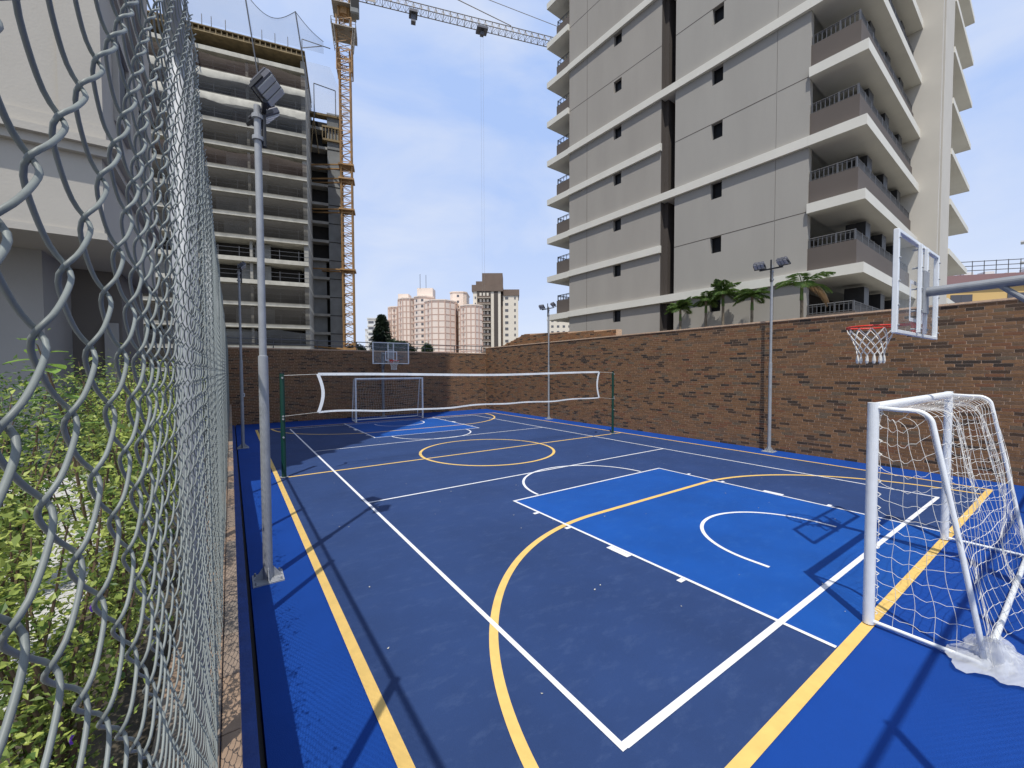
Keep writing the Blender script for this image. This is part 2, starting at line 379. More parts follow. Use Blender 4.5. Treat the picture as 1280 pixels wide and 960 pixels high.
def htop(x):   # x measured from far end (Y=22) towards camera
    return min(4.36-.02*max(0, x-4), 3.45+x*.24) if x < 4 else 4.36-.045*(x-4)
def hb(w):
    b = MB(); pts = [(22, 3.40), (18.05, 4.36), (11.5, 4.06)]
    for xx, mi in ((HX, 0),):
        v = [(HX, y, z) for y, z in pts]+[(HX, 11.5, -.5), (HX, 22, -.5)]; v2 = [(x+.25, y, z) for x, y, z in v]
        b.add(v+v2, [(0, 1, 2, 3, 4), (9, 8, 7, 6, 5), (0, 5, 6, 1), (1, 6, 7, 2), (2, 7, 8, 3), (3, 8, 9, 4), (4, 9, 5, 0)])
    b.build('wall_body', M['mortar'], w)
mk_wall('brick_wall', (HX+.1, 17, 0), 'taller brick wall stepping up behind the far right corner, below the taupe tower', hb, (HX, 22, .002), (0, -1, 0), (-1, 0, 0), 10.4, 4.4, htop)
wr = empty('wall_railing', (6, 21.7, FWH+.04), 'thin dark metal railing along the top of the far brick wall', 'railing')
b = MB()
for z in (3.62, 3.84): b.tube([(-.3, 21.72, z), (RWX-.1, 21.72, z)], .024, 6)
b.build('rail', M['rail'], wr)
for i in range(8): MB().tube([(-.2+i*1.85, 21.72, FWH+.04), (-.2+i*1.85, 21.72, 3.85)], .024, 6).build('post', M['rail'], wr)
sb = empty('wall_socket', (.42, 21.47, 1.3), 'small white electrical box on the far brick wall at its left end', 'electrical box')
MB().bbox(.36, .50, 21.42, 21.48, 1.24, 1.40, .008).build('box_body', M['white_p'], sb); MB().box(.39, .47, 21.413, 21.421, 1.28, 1.36).build('cover', M['rail'], sb)

# ================================================================ chain link fences
FX = -.072; Z0, Z1 = .96, 3.36
sW, PW, RW_, BW_ = .0375, .076, .00128, .0046
def wire_path(n_per, seg, phase):
    th = np.arange(0, n_per*seg+1)/seg*2*PI; y = np.arcsin(.93*np.sin(th+phase))/math.asin(.93)*(sW/2+RW_*1.25)
    x = np.tanh(1.6*np.cos(th+phase))/math.tanh(1.6)*BW_; z = th/(2*PI)*PW
    return np.stack([x, y, z], 1)
def tubearr(P, r, sides):
    n = len(P); d = np.gradient(P, axis=0); d /= np.linalg.norm(d, axis=1)[:, None]
    ref = np.array([1., 0, 0]); a = np.cross(d, ref); a /= np.linalg.norm(a, axis=1)[:, None]; b = np.cross(a, d)
    ang = np.arange(sides)*2*PI/sides
    V = P[:, None]+r*(np.cos(ang)[None, :, None]*a[:, None]+np.sin(ang)[None, :, None]*b[:, None])
    i = np.arange(n-1)[:, None]*sides; k = np.arange(sides)[None]; l = (k+1) % sides
    F = np.stack([i+k, i+l, i+sides+l, i+sides+k], -1).reshape(-1, 4)
    return V.reshape(-1, 3), F
fence = empty('chain_link_fence', (-.11, 10, .94), 'tall grey chain link fence on the tiled wall, close along the left edge', 'fence', 'chain link fences')
nper = int((Z1-Z0)/PW)
variants = []
for v in range(2):
    V, F = tubearr(wire_path(nper, 20, v*PI), RW_, 9)
    variants.append(arrmesh('wire', V, F, [M['wire']], smooth=True))
y = -.50; k = 0
while y < 2.6:
    o = bpy.data.objects.new('wire', variants[k % 2]); COL.objects.link(o); o.parent = fence
    bow = .004*math.sin(y*5.1)+.002*math.sin(y*17)
    o.location = (FX+.11+bow, y-10+random.uniform(-.0008, .0008), Z0-.94+random.uniform(-.002, .002)); y += sW; k += 1
Vs = []; Fs = []; n = 0
while y < 21.3:
    sg_, sd = ((12, 6) if y < 5 else (6, 4) if y < 9 else (4, 3))
    V, F = tubearr(wire_path(nper, sg_, (k % 2)*PI), RW_, sd)
    V = V+np.array([FX+.11+.004*math.sin(y*3.1), y-10, Z0-.94]); Vs.append(V); Fs.append(F+n); n += len(V); y += sW; k += 1
o = bpy.data.objects.new('woven_wire', arrmesh('woven_wire', np.concatenate(Vs), np.concatenate(Fs), [M['wire']], smooth=True)); COL.objects.link(o); o.parent = fence; tag(o, kind='stuff')
for i in range(10):
    yy = -.50+2.32*i if i else -.50
    if i: yy = 1.78+2.35*(i-1)
    MB().tube([(-.118, yy, .942), (-.118, yy, 3.44)], .036, 16).build('post', M['galv'], fence, smooth=True)
    MB().tube([(-.118, yy, 3.44), (-.118, yy, 3.462)], [.035, .02], 16).build('post_cap', M['galv'], fence)
MB().tube([(-.118, -.5, 3.40), (-.118, 21.2, 3.40)], .024, 12).build('top_rail', M['galv'], fence, smooth=True)
for z in (1.0, 3.31): MB().tube([(FX-.009, -.5, z), (FX-.009, 21.2, z)], .0012, 5).build('tension_wire', M['wire'], fence)
f2 = empty('chain_link_fence', (6, -.46, 0), 'chain link fence closing the near end, seen by its shadow on the blue court', 'fence', 'chain link fences')
Vs = []; Fs = []; n = 0; x = .0; k = 0
while x < 12.8:
    V, F = tubearr(wire_path(42, 4, (k % 2)*PI), RW_, 3); V = V[:, [1, 0, 2]]*np.array([1, 1, 1]); V = V+np.array([x-6, 0.03, .1]); Vs.append(V); Fs.append(F+n); n += len(V); x += sW; k += 1
o = bpy.data.objects.new('woven_wire', arrmesh('woven_wire', np.concatenate(Vs), np.concatenate(Fs), [M['wire']], smooth=True)); COL.objects.link(o); o.parent = f2; tag(o, kind='stuff')
for x in (.05, 2.42, 4.8, 7.15, 9.5, 11.9): MB().tube([(x, -.46, 0), (x, -.46, 3.44)], .032, 12).build('post', M['galv'], f2)
MB().tube([(-.1, -.46, 3.40), (12.8, -.46, 3.40)], .026, 12).build('top_rail', M['galv'], f2)

# ================================================================ floodlight poles
def floodlamp(name, t, pos, tilt, yaw, big=1.):
    mt = Matrix.Translation(pos) @ Matrix.Rotation(yaw, 4, 'Z') @ Matrix.Rotation(tilt, 4, 'Y')
    big *= .68; b = MB(); b.bbox(-.035, .035, -.20*big, .20*big, -.15*big, .15*big, .012, 0, mt)
    o = b.build(name, M['lampgrey'], t, rel=False)
    m_ = MB()
    for j in range(3):
        yc = (-.13+.13*j)*big; m_.bbox(.034, .050, yc-.055*big, yc+.055*big, -.135*big, .135*big, .006, 0, mt)
    m_.build('lens', M['lens'], o, rel=False)
    g = MB()
    for j in range(3):
        yc = (-.13+.13*j)*big; g.bbox(-.065, -.034, yc-.058*big, yc+.058*big, -.14*big, .14*big, .01, 0, mt)
    g.build('heat_sink', M['lampgrey'], o, rel=False)
    g = MB(); g.box(-.016, .016, -.225*big, -.203*big, -.14, .02, 0, mt); g.box(-.016, .016, .203*big, .225*big, -.14, .02, 0, mt); g.box(-.016, .016, -.225*big, .225*big, -.152, -.14, 0, mt)
    g.build('bracket', M['black'], o, rel=False)
    return o
def pole(loc, h, label, yaw, dy=(-.32, .32), tilts=(.8, .8), arm_out=.0, radius=.043, clamp=True, lamp_yaw=(0, 0), big=1., bar_z=None):
    t = empty('floodlight_pole', loc, label, 'floodlight', 'floodlight poles round the court', yaw)
    MB().tube([(0, 0, .012), (0, 0, h*.48), (0, 0, h*.48+.004), (0, 0, h)], [radius*1.12, radius*1.12, radius*.86, radius*.8], 20).build('pole', M['galv'], t, rel=False, smooth=False)
    b = MB(); b.box(-.15, .15, -.15, .15, .0, .014); b.build('base_plate', M['galv'], t, rel=False)
    for a in range(4):
        mt = Matrix.Rotation(a*PI/2, 4, 'Z')
        b = MB(); b.add([mt @ Vector(p) for p in [(radius, -.004, .014), (.14, -.004, .014), (radius, -.004, .15), (radius, .004, .014), (.14, .004, .014), (radius, .004, .15)]], [(0, 1, 2), (5, 4, 3), (0, 3, 4, 1), (1, 4, 5, 2), (2, 5, 3, 0)]); b.build('gusset', M['galv'], t, rel=False)
        mt2 = Matrix.Rotation(a*PI/2+PI/4, 4, 'Z') @ Matrix.Translation((.17, 0, 0)); b = MB(); b.tube([mt2 @ Vector((0, 0, .014)), mt2 @ Vector((0, 0, .045))], .011, 6); b.build('bolt', M['galv'], t, rel=False)
    bz = h-.10 if bar_z is None else bar_z
    b = MB(); b.tube([(.06, 0, bz-.32), (.06, 0, bz+.30)], .022, 10); b.build('lamp_mast', M['black'], t, rel=False)
    for z in (bz-.25, bz-.02): MB().tube([(0, 0, z-.02), (0, 0, z+.02)], radius+.012, 16).build('clamp', M['galv'], t, rel=False)
    MB().box(.04, .08, dy[0], dy[1], bz+.03, bz+.065).build('crossarm', M['black'], t, rel=False)
    for d_, ti, ly in zip(dy, tilts, lamp_yaw): floodlamp('lamp', t, Vector((.09, d_, bz+.19)), ti, ly, big)
    return t
pole((.30, 5.28, 0), 5.22, 'nearest grey floodlight pole, standing on the blue strip close to the fence', 0, dy=(-.24, .34), tilts=(.75, .9), lamp_yaw=(-.5, .35), bar_z=5.12, big=1.15)
pole((.27, 14.9, 0), 5.6, 'slim floodlight pole in the shade at the far left by the fence', 0, dy=(-.1, .12), tilts=(.8, .8), radius=.040, bar_z=5.35)
pole((12.6, 5.32, 0), 5.28, 'grey floodlight pole against the sunlit brick wall, two lamps over the palms', PI, dy=(-.30, .30), tilts=(.95, .95), radius=.040, bar_z=5.12, lamp_yaw=(.15, -.15))
pole((12.6, 15.1, 0), 5.4, 'floodlight pole behind the volleyball net near the far right corner', PI, dy=(-.42, .42), tilts=(.8, .8), radius=.040, bar_z=5.25, lamp_yaw=(.3, -.3))

# ================================================================ volleyball net and posts
for x, lb in ((.92, 'dark green volleyball post on the left, beside the tall grey floodlight pole'), (11.52, 'dark green volleyball post on the right, before the sunlit brick wall')):
    t = empty('volleyball_post', (x, 10.15, 0), lb, 'net post', 'volleyball posts')
    MB().tube([(0, 0, .02), (0, 0, 2.29)], .048 if x < 5 else .042, 18).build('post', M['green_p'], t, rel=False, smooth=False)
    MB().tube([(0, 0, 2.29), (0, 0, 2.315)], .05, 18).build('post_cap', M['black'], t, rel=False)
    MB().tube([(0, 0, .017), (0, 0, .03)], .085, 18).build('floor_ring', M['galv'], t, rel=False)
    b = MB()
    for z in (.9, 1.3, 1.36, 2.2): b.tube([(0, -.05, z), (0, -.075, z)], .02, 8)
    b.build('hook', M['galv'], t, rel=False)
t = empty('volleyball_net', (6.2, 10.15, 1.36), 'white bordered volleyball net stretched across the middle of the court', 'net')
xl, xr = 1.64, 10.80
def ztop(x): u = (x-xl)/(xr-xl); return 2.275-.045*math.sin(PI*u)+.012*math.sin(9*u)
def zbot(x): u = (x-xl)/(xr-xl); return 1.375-.03*math.sin(PI*u)+.035*math.sin(13*u+1)*(1-u)+.012*math.sin(31*u)
def tape(fn, h, nm):
    b = MB(); vs = []; n = 70
    for i in range(n+1):
        x = xl+(xr-xl)*i/n
        for dz in (-h/2, h/2):
            for dy in (-.004, .004): vs.append((x, 10.15+dy+.015*math.sin(i*.9), fn(x)+dz))
    fs = []
    for i in range(n):
        a = i*4; c = a+4; fs += [(a, c, c+2, a+2), (a+1, a+3, c+3, c+1), (a+2, c+2, c+3, a+3), (a, a+1, c+1, c)]
    b.add(vs, fs); b.build(nm, M['white_p'], t)
tape(ztop, .062, 'top_tape'); tape(zbot, .042, 'bottom_tape')
def side(x0, sgn, nm):
    pts = []; 
    for i in range(13):
        u = i/12; pts.append((x0+sgn*(.10*math.sin(PI*u)), 10.15, zbot(x0)+(ztop(x0)-zbot(x0))*u))
    b = MB(); vs = []
    for p in pts:
        for dx in (-.035, .035):
            for dy in (-.004, .004): vs.append((p[0]+dx, p[1]+dy, p[2]))
    fs = []
    for i in range(12):
        a = i*4; c = a+4; fs += [(a, a+2, c+2, c), (a+1, c+1, c+3, a+3), (a+2, a+3, c+3, c+2), (a, c, c+1, a+1)]
    b.add(vs, fs); b.build(nm, M['white_p'], t)
side(xl, 1, 'side_tape'); side(xr, -1, 'side_tape')
b = MB()
x = xl+.1
while x < xr-.05: b.tube([(x, 10.15, zbot(x)), (x, 10.15, ztop(x))], .0011, 3, caps=False); x += .1
for i in range(1, 9):
    b.tube([(xl+.05+(xr-xl-.1)*j/40, 10.15, zbot(xl+(xr-xl)*j/40)+(ztop(xl+(xr-xl)*j/40)-zbot(xl+(xr-xl)*j/40))*i/9) for j in range(41)], .0011, 3, caps=False)
b.build('net_mesh', M['black'], t)
b = MB(); b.tube([(.92, 10.12, 2.25), (xl, 10.15, ztop(xl))], .004, 5); b.tube([(11.5, 10.12, 2.25), (xr, 10.15, ztop(xr))], .004, 5); b.tube([(.92, 10.12, 1.36), (xl, 10.15, zbot(xl))], .003, 5); b.tube([(11.5, 10.12, 1.3), (xr, 10.15, zbot(xr))], .003, 5)
b.build('rope', M['net'], t)

# ================================================================ goals
def goal(loc, rz, label):
    t = empty('goal', loc, label, 'football goal', 'futsal goals', rz)
    HW = 1.6; H_ = 2.0; R = .042
    for s_ in (-1, 1):
        MB().tube([(s_*HW, 0, .018), (s_*HW, 0, H_+R*.78)], R, 22).build('post', M['white_p'], t, rel=False, smooth=False)
    MB().tube([(-HW+R*.5, 0, H_-R*.25), (HW-R*.5, 0, H_-R*.25)], R, 22).build('crossbar', M['white_p'], t, rel=False, smooth=False)
    def st(s_):
        pts = [(s_*HW, 0, H_-.01), (s_*HW, -.18, H_-.02)]
        for i in range(9):
            a = i/8*PI*.42; pts.append((s_*HW, -.26-.12*math.sin(a), H_-.02-.12*(1-math.cos(a))))
        pts += [(s_*HW, -.52, 1.1), (s_*HW, -.66, .3), (s_*HW, -.70, .045)]
        return pts
    for s_ in (-1, 1):
        MB().tube(st(s_), .019, 12).build('stanchion', M['white_p'], t, rel=False, smooth=True)
        MB().tube([(s_*HW, 0, .045), (s_*HW, -.70, .045)], .016, 12).build('side_ground_bar', M['white_p'], t, rel=False)
    MB().tube([(-HW, -.70, .05), (HW, -.70, .05)], .022, 12).build('rear_ground_bar', M['white_p'], t, rel=False)
    SP = [Vector(p) for p in st(1)]
    cum = [0]
    for a, c in zip(SP, SP[1:]): cum.append(cum[-1]+(c-a).length)
    def sp(u):
        d = u*cum[-1]
        for i in range(len(cum)-1):
            if d <= cum[i+1]+1e-9:
                f = (d-cum[i])/(cum[i+1]-cum[i]); return SP[i].lerp(SP[i+1], f)
        return SP[-1]
    loose = random.Random(3)
    ph = [loose.uniform(0, 6) for _ in range(8)]
    def back(u, v):   # u 0..1 across, v 0..1 along stanchion
        p = sp(v).copy(); p.x = -HW+2*HW*u
        sag = math.sin(PI*u)*math.sin(PI*min(1, v*1.05))
        p.y += -.05*sag+.05*math.sin(7*u*2+ph[0]+4*v)*sag+.03*math.sin(17*u+ph[1]-6*v); p.z += -.07*sag-.03*abs(math.sin(9*u+ph[2]))*sag; p.x += .035*math.sin(14*v+ph[3]+5*u)
        if v > .8: p.y += -.12*(v-.8)*5*(1+math.sin(11*u+ph[4]))*.7; 
        p.z = max(p.z, .02); return p
    def sidef(s_):
        def f(u, v):   # u 0 post .. 1 stanchion
            b_ = sp(.1+.9*v).copy(); a = Vector((HW, -.045, b_.z if v < .98 else .05))
            a.z = 1.97*(1-v)+.05*v; b_.x = HW
            p = a.lerp(b_, u); p.x *= s_; w_ = math.sin(PI*u)
            p.x += s_*.03*w_*math.sin(6*v+ph[5]); p.z -= .09*w_*(1-v*.5)+.012*math.sin(25*u+9*v+ph[6])*w_; p.y += .012*math.sin(22*v+ph[7]); p.z = max(p.z, .03)
            return p
        return f
    def grid(mb, fn, nu, nv, r=.0019, sub=2):
        for i in range(nu+1):
            mb.tube([fn(i/nu, j/(nv*sub)) for j in range(nv*sub+1)], r, 4, caps=False)
        for j in range(nv+1):
            mb.tube([fn(i/(nu*sub), j/nv)+Vector((0, 0, -.010 if i % sub else 0)) for i in range(nu*sub+1)], r, 4, caps=False)
    b = MB(); grid(b, back, 27, 19)
    for j in range(0, 19):   # knots
        pass
    b.build('back_net', M['net'], t, rel=False)
    for s_ in (-1, 1):
        b = MB(); grid(b, sidef(s_), 5, 15, .0019, 3); b.build('side_net', M['net'], t, rel=False)
    b = MB()
    for j in range(16):
        for s_ in (-1, 1): 
            z = .12+j*.12; b.tube([(s_*HW-s_*.0, -.05, z), (s_*(HW-.01), -.062, z+.015), (s_*HW, -.04, z+.03)], .005, 5)
    b.build('net_tie', M['net'], t, rel=False)
    return t
goal((6.35, 1.15, 0), 0, 'white framed futsal goal in the right foreground, its back foot in plastic')
goal((6.25, 19.2, 0), PI, 'white futsal goal at the far end, in front of the shaded brick wall')
# crumpled plastic wrapped round the goal's back foot
t = empty('plastic_wrap', (4.9, .45, 0), 'crumpled clear plastic sheet bundled round the rear foot of the near goal', 'plastic bag')
V = []; F = []; nr, na = 13, 46
for i in range(nr+1):
    u = i/nr
    for j in range(na):
        a = 2*PI*j/na; rad = (.025+.30*u)*(1+.16*math.sin(3*a+1)+.08*math.sin(7*a+2*u)+.05*math.sin(13*a))
        h = .10*(1-u)**1.1+.040*abs(math.sin(5*a+5*u))*(1-u*.5)+.018*abs(math.sin(17*a-9*u))+.010*random.random()+.006
        V.append((math.cos(a)*rad*1.15+.02, math.sin(a)*rad*.75-.03, max(.004, h)))
for i in range(nr):
    for j in range(na): F.append((i*na+j, i*na+(j+1) % na, (i+1)*na+(j+1) % na, (i+1)*na+j))
me = arrmesh('sheet', V, F, [M['plastic']], smooth=True); o = bpy.data.objects.new('sheet', me); COL.objects.link(o); o.parent = t
V2 = []; F2 = []; 
for i in range(11):
    u = i/10
    for j in range(24):
        a = 2*PI*j/24; rad = .045+.07*u+.015*math.sin(5*a+3*u)+.01*random.random(); V2.append((-.13+math.cos(a)*rad+.10*u, -.02+math.sin(a)*rad, .02+.22*(1-u)+.02*random.random()))
for i in range(10):
    for j in range(24): F2.append((i*24+j, i*24+(j+1) % 24, (i+1)*24+(j+1) % 24, (i+1)*24+j))
o = bpy.data.objects.new('wrapped_knot', arrmesh('wrapped_knot', V2, F2, [M['plastic']], smooth=True)); COL.objects.link(o); o.parent = t

# ================================================================ basketball hoops
def hoop(loc, rz, label):
    """local +Y = towards the court; backboard face at y=0"""
    t = empty('basketball_hoop', loc, label, 'basketball hoop', 'basketball hoops', rz)
    b0, b1, hw = 2.70, 3.74, .90
    g = MB().box(-hw+.03, hw-.03, -.006, .006, b0+.03, b1-.03).build('backboard_glass', M['acrylic'], t, rel=False)
    for nm, bx in (('frame_side', (-hw, -hw+.05, -.022, .022, b0, b1)), ('frame_side', (hw-.05, hw, -.022, .022, b0, b1)), ('frame_top', (-hw+.05, hw-.05, -.022, .022, b1-.035, b1)), ('frame_bottom', (-hw+.05, hw-.05, -.022, .022, b0, b0+.035))):
        MB().bbox(*bx, .004).build(nm, M['white_p'], t, rel=False)
    for x in (-.16, .11): MB().bbox(x, x+.05, -.055, -.0225, b0+.036, b1-.036, .004).build('rear_strut', M['white_p'], t, rel=False)
    b = MB()
    for bx in ((-.295, -.255, .0065, .009, 2.86, 3.31), (.255, .295, .0065, .009, 2.86, 3.31), (-.255, .255, .0065, .009, 3.27, 3.31), (-.255, .255, .0065, .009, 2.86, 2.90)): b.box(*bx)
    b.build('target_square', M['white_line'], t, rel=False)
    for z in (2.78, 2.98, 3.22, 3.45, 3.65):
        for x in (-.875, .875, -.135, .135):
            d_ = -.036 if abs(x) > .5 else -.068
            MB().tube([(x, d_, z), (x, .026, z)], .010, 6).build('bolt', M['galv'], t, rel=False)
    # rim
    rc = .40; zr = 2.845; rr = .228
    rim = MB(); rim.tube([(rr*math.cos(a), rc+rr*math.sin(a), zr) for a in [2*PI*i/40 for i in range(40)]], .0105, 8, closed=True)
    rim.tube([(-.09, rc-rr+.02, zr), (-.08, .02, zr)], .010, 6); rim.tube([(.09, rc-rr+.02, zr), (.08, .02, zr)], .010, 6)
    rim.add([(-.10, .022, zr+.015), (.10, .022, zr+.015), (.10, rc-rr+.01, zr+.004), (-.10, rc-rr+.01, zr+.004), (-.10, .022, zr-.09), (.10, .022, zr-.09)], [(0, 3, 2, 1), (0, 1, 5, 4)])
    rim.box(-.10, .10, .0225, .030, zr-.10, zr+.05)
    ro = rim.build('rim', M['red'], t, rel=False)
    b = MB()
    for i in range(12):
        a = 2*PI*(i+.5)/12; b.tube([(rr*math.cos(a), rc+rr*math.sin(a), zr-.008), ((rr-.004)*math.cos(a), rc+(rr-.004)*math.sin(a), zr-.035)], .005, 4)
    b.build('net_hook', M['red'], ro, rel=False)
    # net: diamonds narrowing downwards
    lev = [(0, .226, -.025), (1, .195, -.10), (0, .165, -.165), (1, .145, -.225), (0, .130, -.285), (1, .125, -.335)]
    b = MB(); n = 12
    def pt(l, i): 
        o_, r_, z_ = lev[l]; a = 2*PI*(i+.5*o_+.5)/n; return Vector((r_*math.cos(a), rc+r_*math.sin(a), zr+z_))
    for l in range(5):
        for i in range(n):
            o_ = lev[l][0]
            for j in ((i, i-1) if o_ == 0 else (i, i+1)):
                p, q = pt(l, i), pt(l+1, j); m_ = p.lerp(q, .5); c = Vector((0, rc, m_.z)); m_ = m_+(m_-c)*.03
                b.tube([p, m_, q], .0048, 5, caps=False)
    for i in range(n):
        p = pt(5, i); b.tube([p, p+Vector((0, 0, -.035)), p+Vector((0, 0, -.075)), p+Vector((.0, 0, -.105))], [.006, .013, .017, .009], 7)
    b.build('net', M['net'], t, rel=False)
    # arm, brace, pole
    MB().bbox(-.11, .10, -.075, -.056, 2.95, 3.42, .004).build('mounting_plate', M['galv'], t, rel=False)
    MB().tube([(0, -.075, 3.19), (0, -1.35, 3.21)], .052, 20).build('arm', M['galv_d'], t, rel=False, smooth=False)
    MB().tube([(0, -.60, 3.17), (0, -1.33, 2.42)], .025, 12).build('brace', M['galv_d'], t, rel=False)
    MB().tube([(0, -1.35, .0), (0, -1.35, 3.32)], .07, 20).build('pole', M['galv_d'], t, rel=False)
    MB().box(-.16, .16, -1.51, -1.19, 0.001, .016).build('base_plate', M['galv'], t, rel=False)
    return t
hoop((6.40, 1.19, 0), 0, 'basketball hoop with clear framed backboard on a grey arm, above the near goal')
hoop((6.48, 19.75, 0), PI, 'distant basketball hoop with clear backboard above the far goal')

# ================================================================ right tower (taupe apartment block)
tw = empty('apartment_tower', (26, 14, 0), 'tall taupe apartment tower with cream bands and brown balconies behind the right wall', 'apartment building')
XA = 19.9; YN_, YC, YR0, YR1, YE = 7.0, 8.26, 13.15, 14.0, 21.15
ZB, FH, NF = 6.10, 2.81, 15; ZT = ZB+FH*NF+1
def B(*a): return MB().box(*a)
bw = MB(); bw.box(XA, XA+.34, YN_, YC-.015, -1, ZT); bw.build('wall_panel', M['tw_wall2'], tw)
def front_panel(y0, y1, zwins, wy0, wy1, wh):   # wall with window openings cut by building around them
    b = MB()
    b.box(XA+.002, XA+.3, y0, wy0, -1, ZT); b.box(XA+.002, XA+.3, wy1, y1, -1, ZT)
    zs = sorted(zwins); z = -1
    for zz in zs: b.box(XA+.002, XA+.3, wy0, wy1, z, zz-wh); z = zz
    b.box(XA+.002, XA+.3, wy0, wy1, z, ZT)
    return b
zw = [ZB+FH*k-.02 for k in range(0, NF+1)]
front_panel(YC, YR0, [z+.12 if i % 2 else z for i, z in enumerate(zw)], 10.62, 11.18, .80).build('wall_panel', M['tw_wall2'], tw)
front_panel(YR1, YE, zw, 16.72, 17.32, .72).build('wall_panel', M['tw_wall'], tw)
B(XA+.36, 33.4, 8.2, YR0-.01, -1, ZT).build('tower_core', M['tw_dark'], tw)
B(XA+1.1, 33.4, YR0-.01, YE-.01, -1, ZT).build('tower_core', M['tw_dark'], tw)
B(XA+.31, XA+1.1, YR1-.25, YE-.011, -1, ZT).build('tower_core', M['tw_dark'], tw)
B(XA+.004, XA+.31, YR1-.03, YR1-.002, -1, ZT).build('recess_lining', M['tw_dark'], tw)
wm = {}
for i, z in enumerate(zw):
    for (y0, y1, h_, q) in ((10.62, 11.18, .80, 0), (16.72, 17.32, .72, 1)):
        top = z+.12 if (q == 0 and i % 2) else z
        if q not in wm:
            o = MB().box(0, .03, 0, y1-y0, -h_, 0).build('window_pane', M['void'], tw, rel=False); wm[q] = o.data
            fr = MB(); fr.box(-.03, 0, 0, .035, -h_, 0); fr.box(-.03, 0, y1-y0-.035, y1-y0, -h_, 0); fr.box(-.03, 0, .035, y1-y0-.035, -h_, -h_+.035)
            f0 = fr.build('window_frame', M['rail'], o, rel=False); wm[(q, 'f')] = f0.data
        else:
            o = bpy.data.objects.new('window_pane', wm[q]); COL.objects.link(o); o.parent = tw
            f0 = bpy.data.objects.new('window_frame', wm[(q, 'f')]); COL.objects.link(f0); f0.parent = o
        o.location = (XA+.20-26, y0-14, top)
# bands and grooves
for k in range(NF+1):
    z = ZB+FH*k; h_ = .40
    if k % 2 == 0:
        B(XA-.16, XA+.001, YN_-.001, YE, z, z+h_).build('cream_band', M['tw_band'], tw)
        B(XA+.001, XA+1.09, YR0+.001, YR1-.001, z, z+h_).build('cream_band', M['tw_band'], tw)
    else:
        if k < 5: B(XA-.14, XA+.001, YR1-.06, YE, z, z+h_).build('cream_band', M['tw_band'], tw)
        else: B(XA-.003, XA+.001, YR1, YE, z+.1, z+.125).build('joint', M['tw_dark'], tw)
        B(XA-.003, XA+.001, YC, YR0, z+.1, z+.13).build('joint', M['tw_dark'], tw)
        B(XA-.003, XA, YN_, YC-.03, z+.1, z+.13).build('joint', M['tw_dark'], tw)
B(XA-.003, XA+.001, 19.5, 19.52, -1, ZT).build('joint', M['tw_dark'], tw)
# near balconies
XB1 = 29.75; YB = 5.08
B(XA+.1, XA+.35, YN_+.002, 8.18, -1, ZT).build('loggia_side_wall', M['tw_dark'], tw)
def railing(pts, z0, z1, sp_, nm='railing'):
    b = MB()
    for a, c in zip(pts, pts[1:]):
        a, c = Vector(a), Vector(c); L_ = (c-a).length; n_ = max(2, int(L_/sp_))
        for z, r_ in ((z1, .028), (z1-.075, .014), (z0+.05, .014)): b.tube([(a.x, a.y, z), (c.x, c.y, z)], r_, 4)
        for i in range(n_+1):
            p = a.lerp(c, i/n_); b.box(p.x-.013, p.x+.013, p.y-.013, p.y+.013, z0, z1)
            if i % 6 == 0: b.box(p.x-.028, p.x+.028, p.y-.028, p.y+.028, z0, z1+.03)
    return b

for k in range(-1, NF+1):
    z = ZB+FH*k; h_ = .40
    b = MB(); b.box(XA-.16, XB1, YB, YN_-.004, z, z+h_); b.box(XA+.36, XB1, YN_-.004, 8.19, z+.1, z+h_-.002); sl = b.build('balcony_slab', M['tw_band'], tw)
    zf = z+h_
    b = MB(); b.box(XA+.06, XA+.20, 5.36, YN_-.002, zf, zf+.98); b.build('parapet_side', M['tw_dark'] if False else M['tw_brown'], tw)
    b = MB(); b.box(XA+.201, XB1-.01, 5.36, 5.50, zf, zf+.98); b.build('parapet_front', M['tw_brown'], tw)
    railing([(XA+.13, YN_-.05, 0), (XA+.13, 5.43, 0), (XB1-.05, 5.43, 0)], zf+.98, zf+1.38, .15).build('railing', M['rail'], tw)
    for x0, x1 in ((21.7, 23.1), (25.5, 27.3), (27.6, 29.4)):
        B(x0, x1, 8.10, 8.185, zf, zf+2.1).build('balcony_door', M['void'], tw)
    for x0 in (22.3, 25.1, 27.9): B(x0, x0+.75, 5.6, 6.3, zf, zf+2.25).build('barbecue_hood', M['black'], tw)
    # grill box / heater silhouettes are part of the columns
# fins and end column
B(XB1+.001, XB1+.3, 4.35, 8.2, -1, ZT).build('end_fin', M['tw_light'], tw)
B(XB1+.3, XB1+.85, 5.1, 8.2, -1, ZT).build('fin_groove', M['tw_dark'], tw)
B(XB1+.85, 33.4, 4.35, 8.19, -1, ZT).build('end_column', M['tw_light'], tw)
for k in range(-1, NF+1):
    z = ZB+FH*k
    B(33.401, 41.5, 4.3, 9.5, z, z+.32).build('balcony_slab', M['tw_band'], tw)
    b = MB(); b.box(33.41, 38.3, 4.9, 5.04, z+.32, z+1.3); b.box(38.16, 38.3, 5.041, 9.0, z+.32, z+1.3); b.build('parapet_front', M['tw_brown'], tw)
    railing([(33.5, 4.97, 0), (38.2, 4.97, 0)], z+1.3, z+1.6, .3).build('railing', M['rail'], tw)
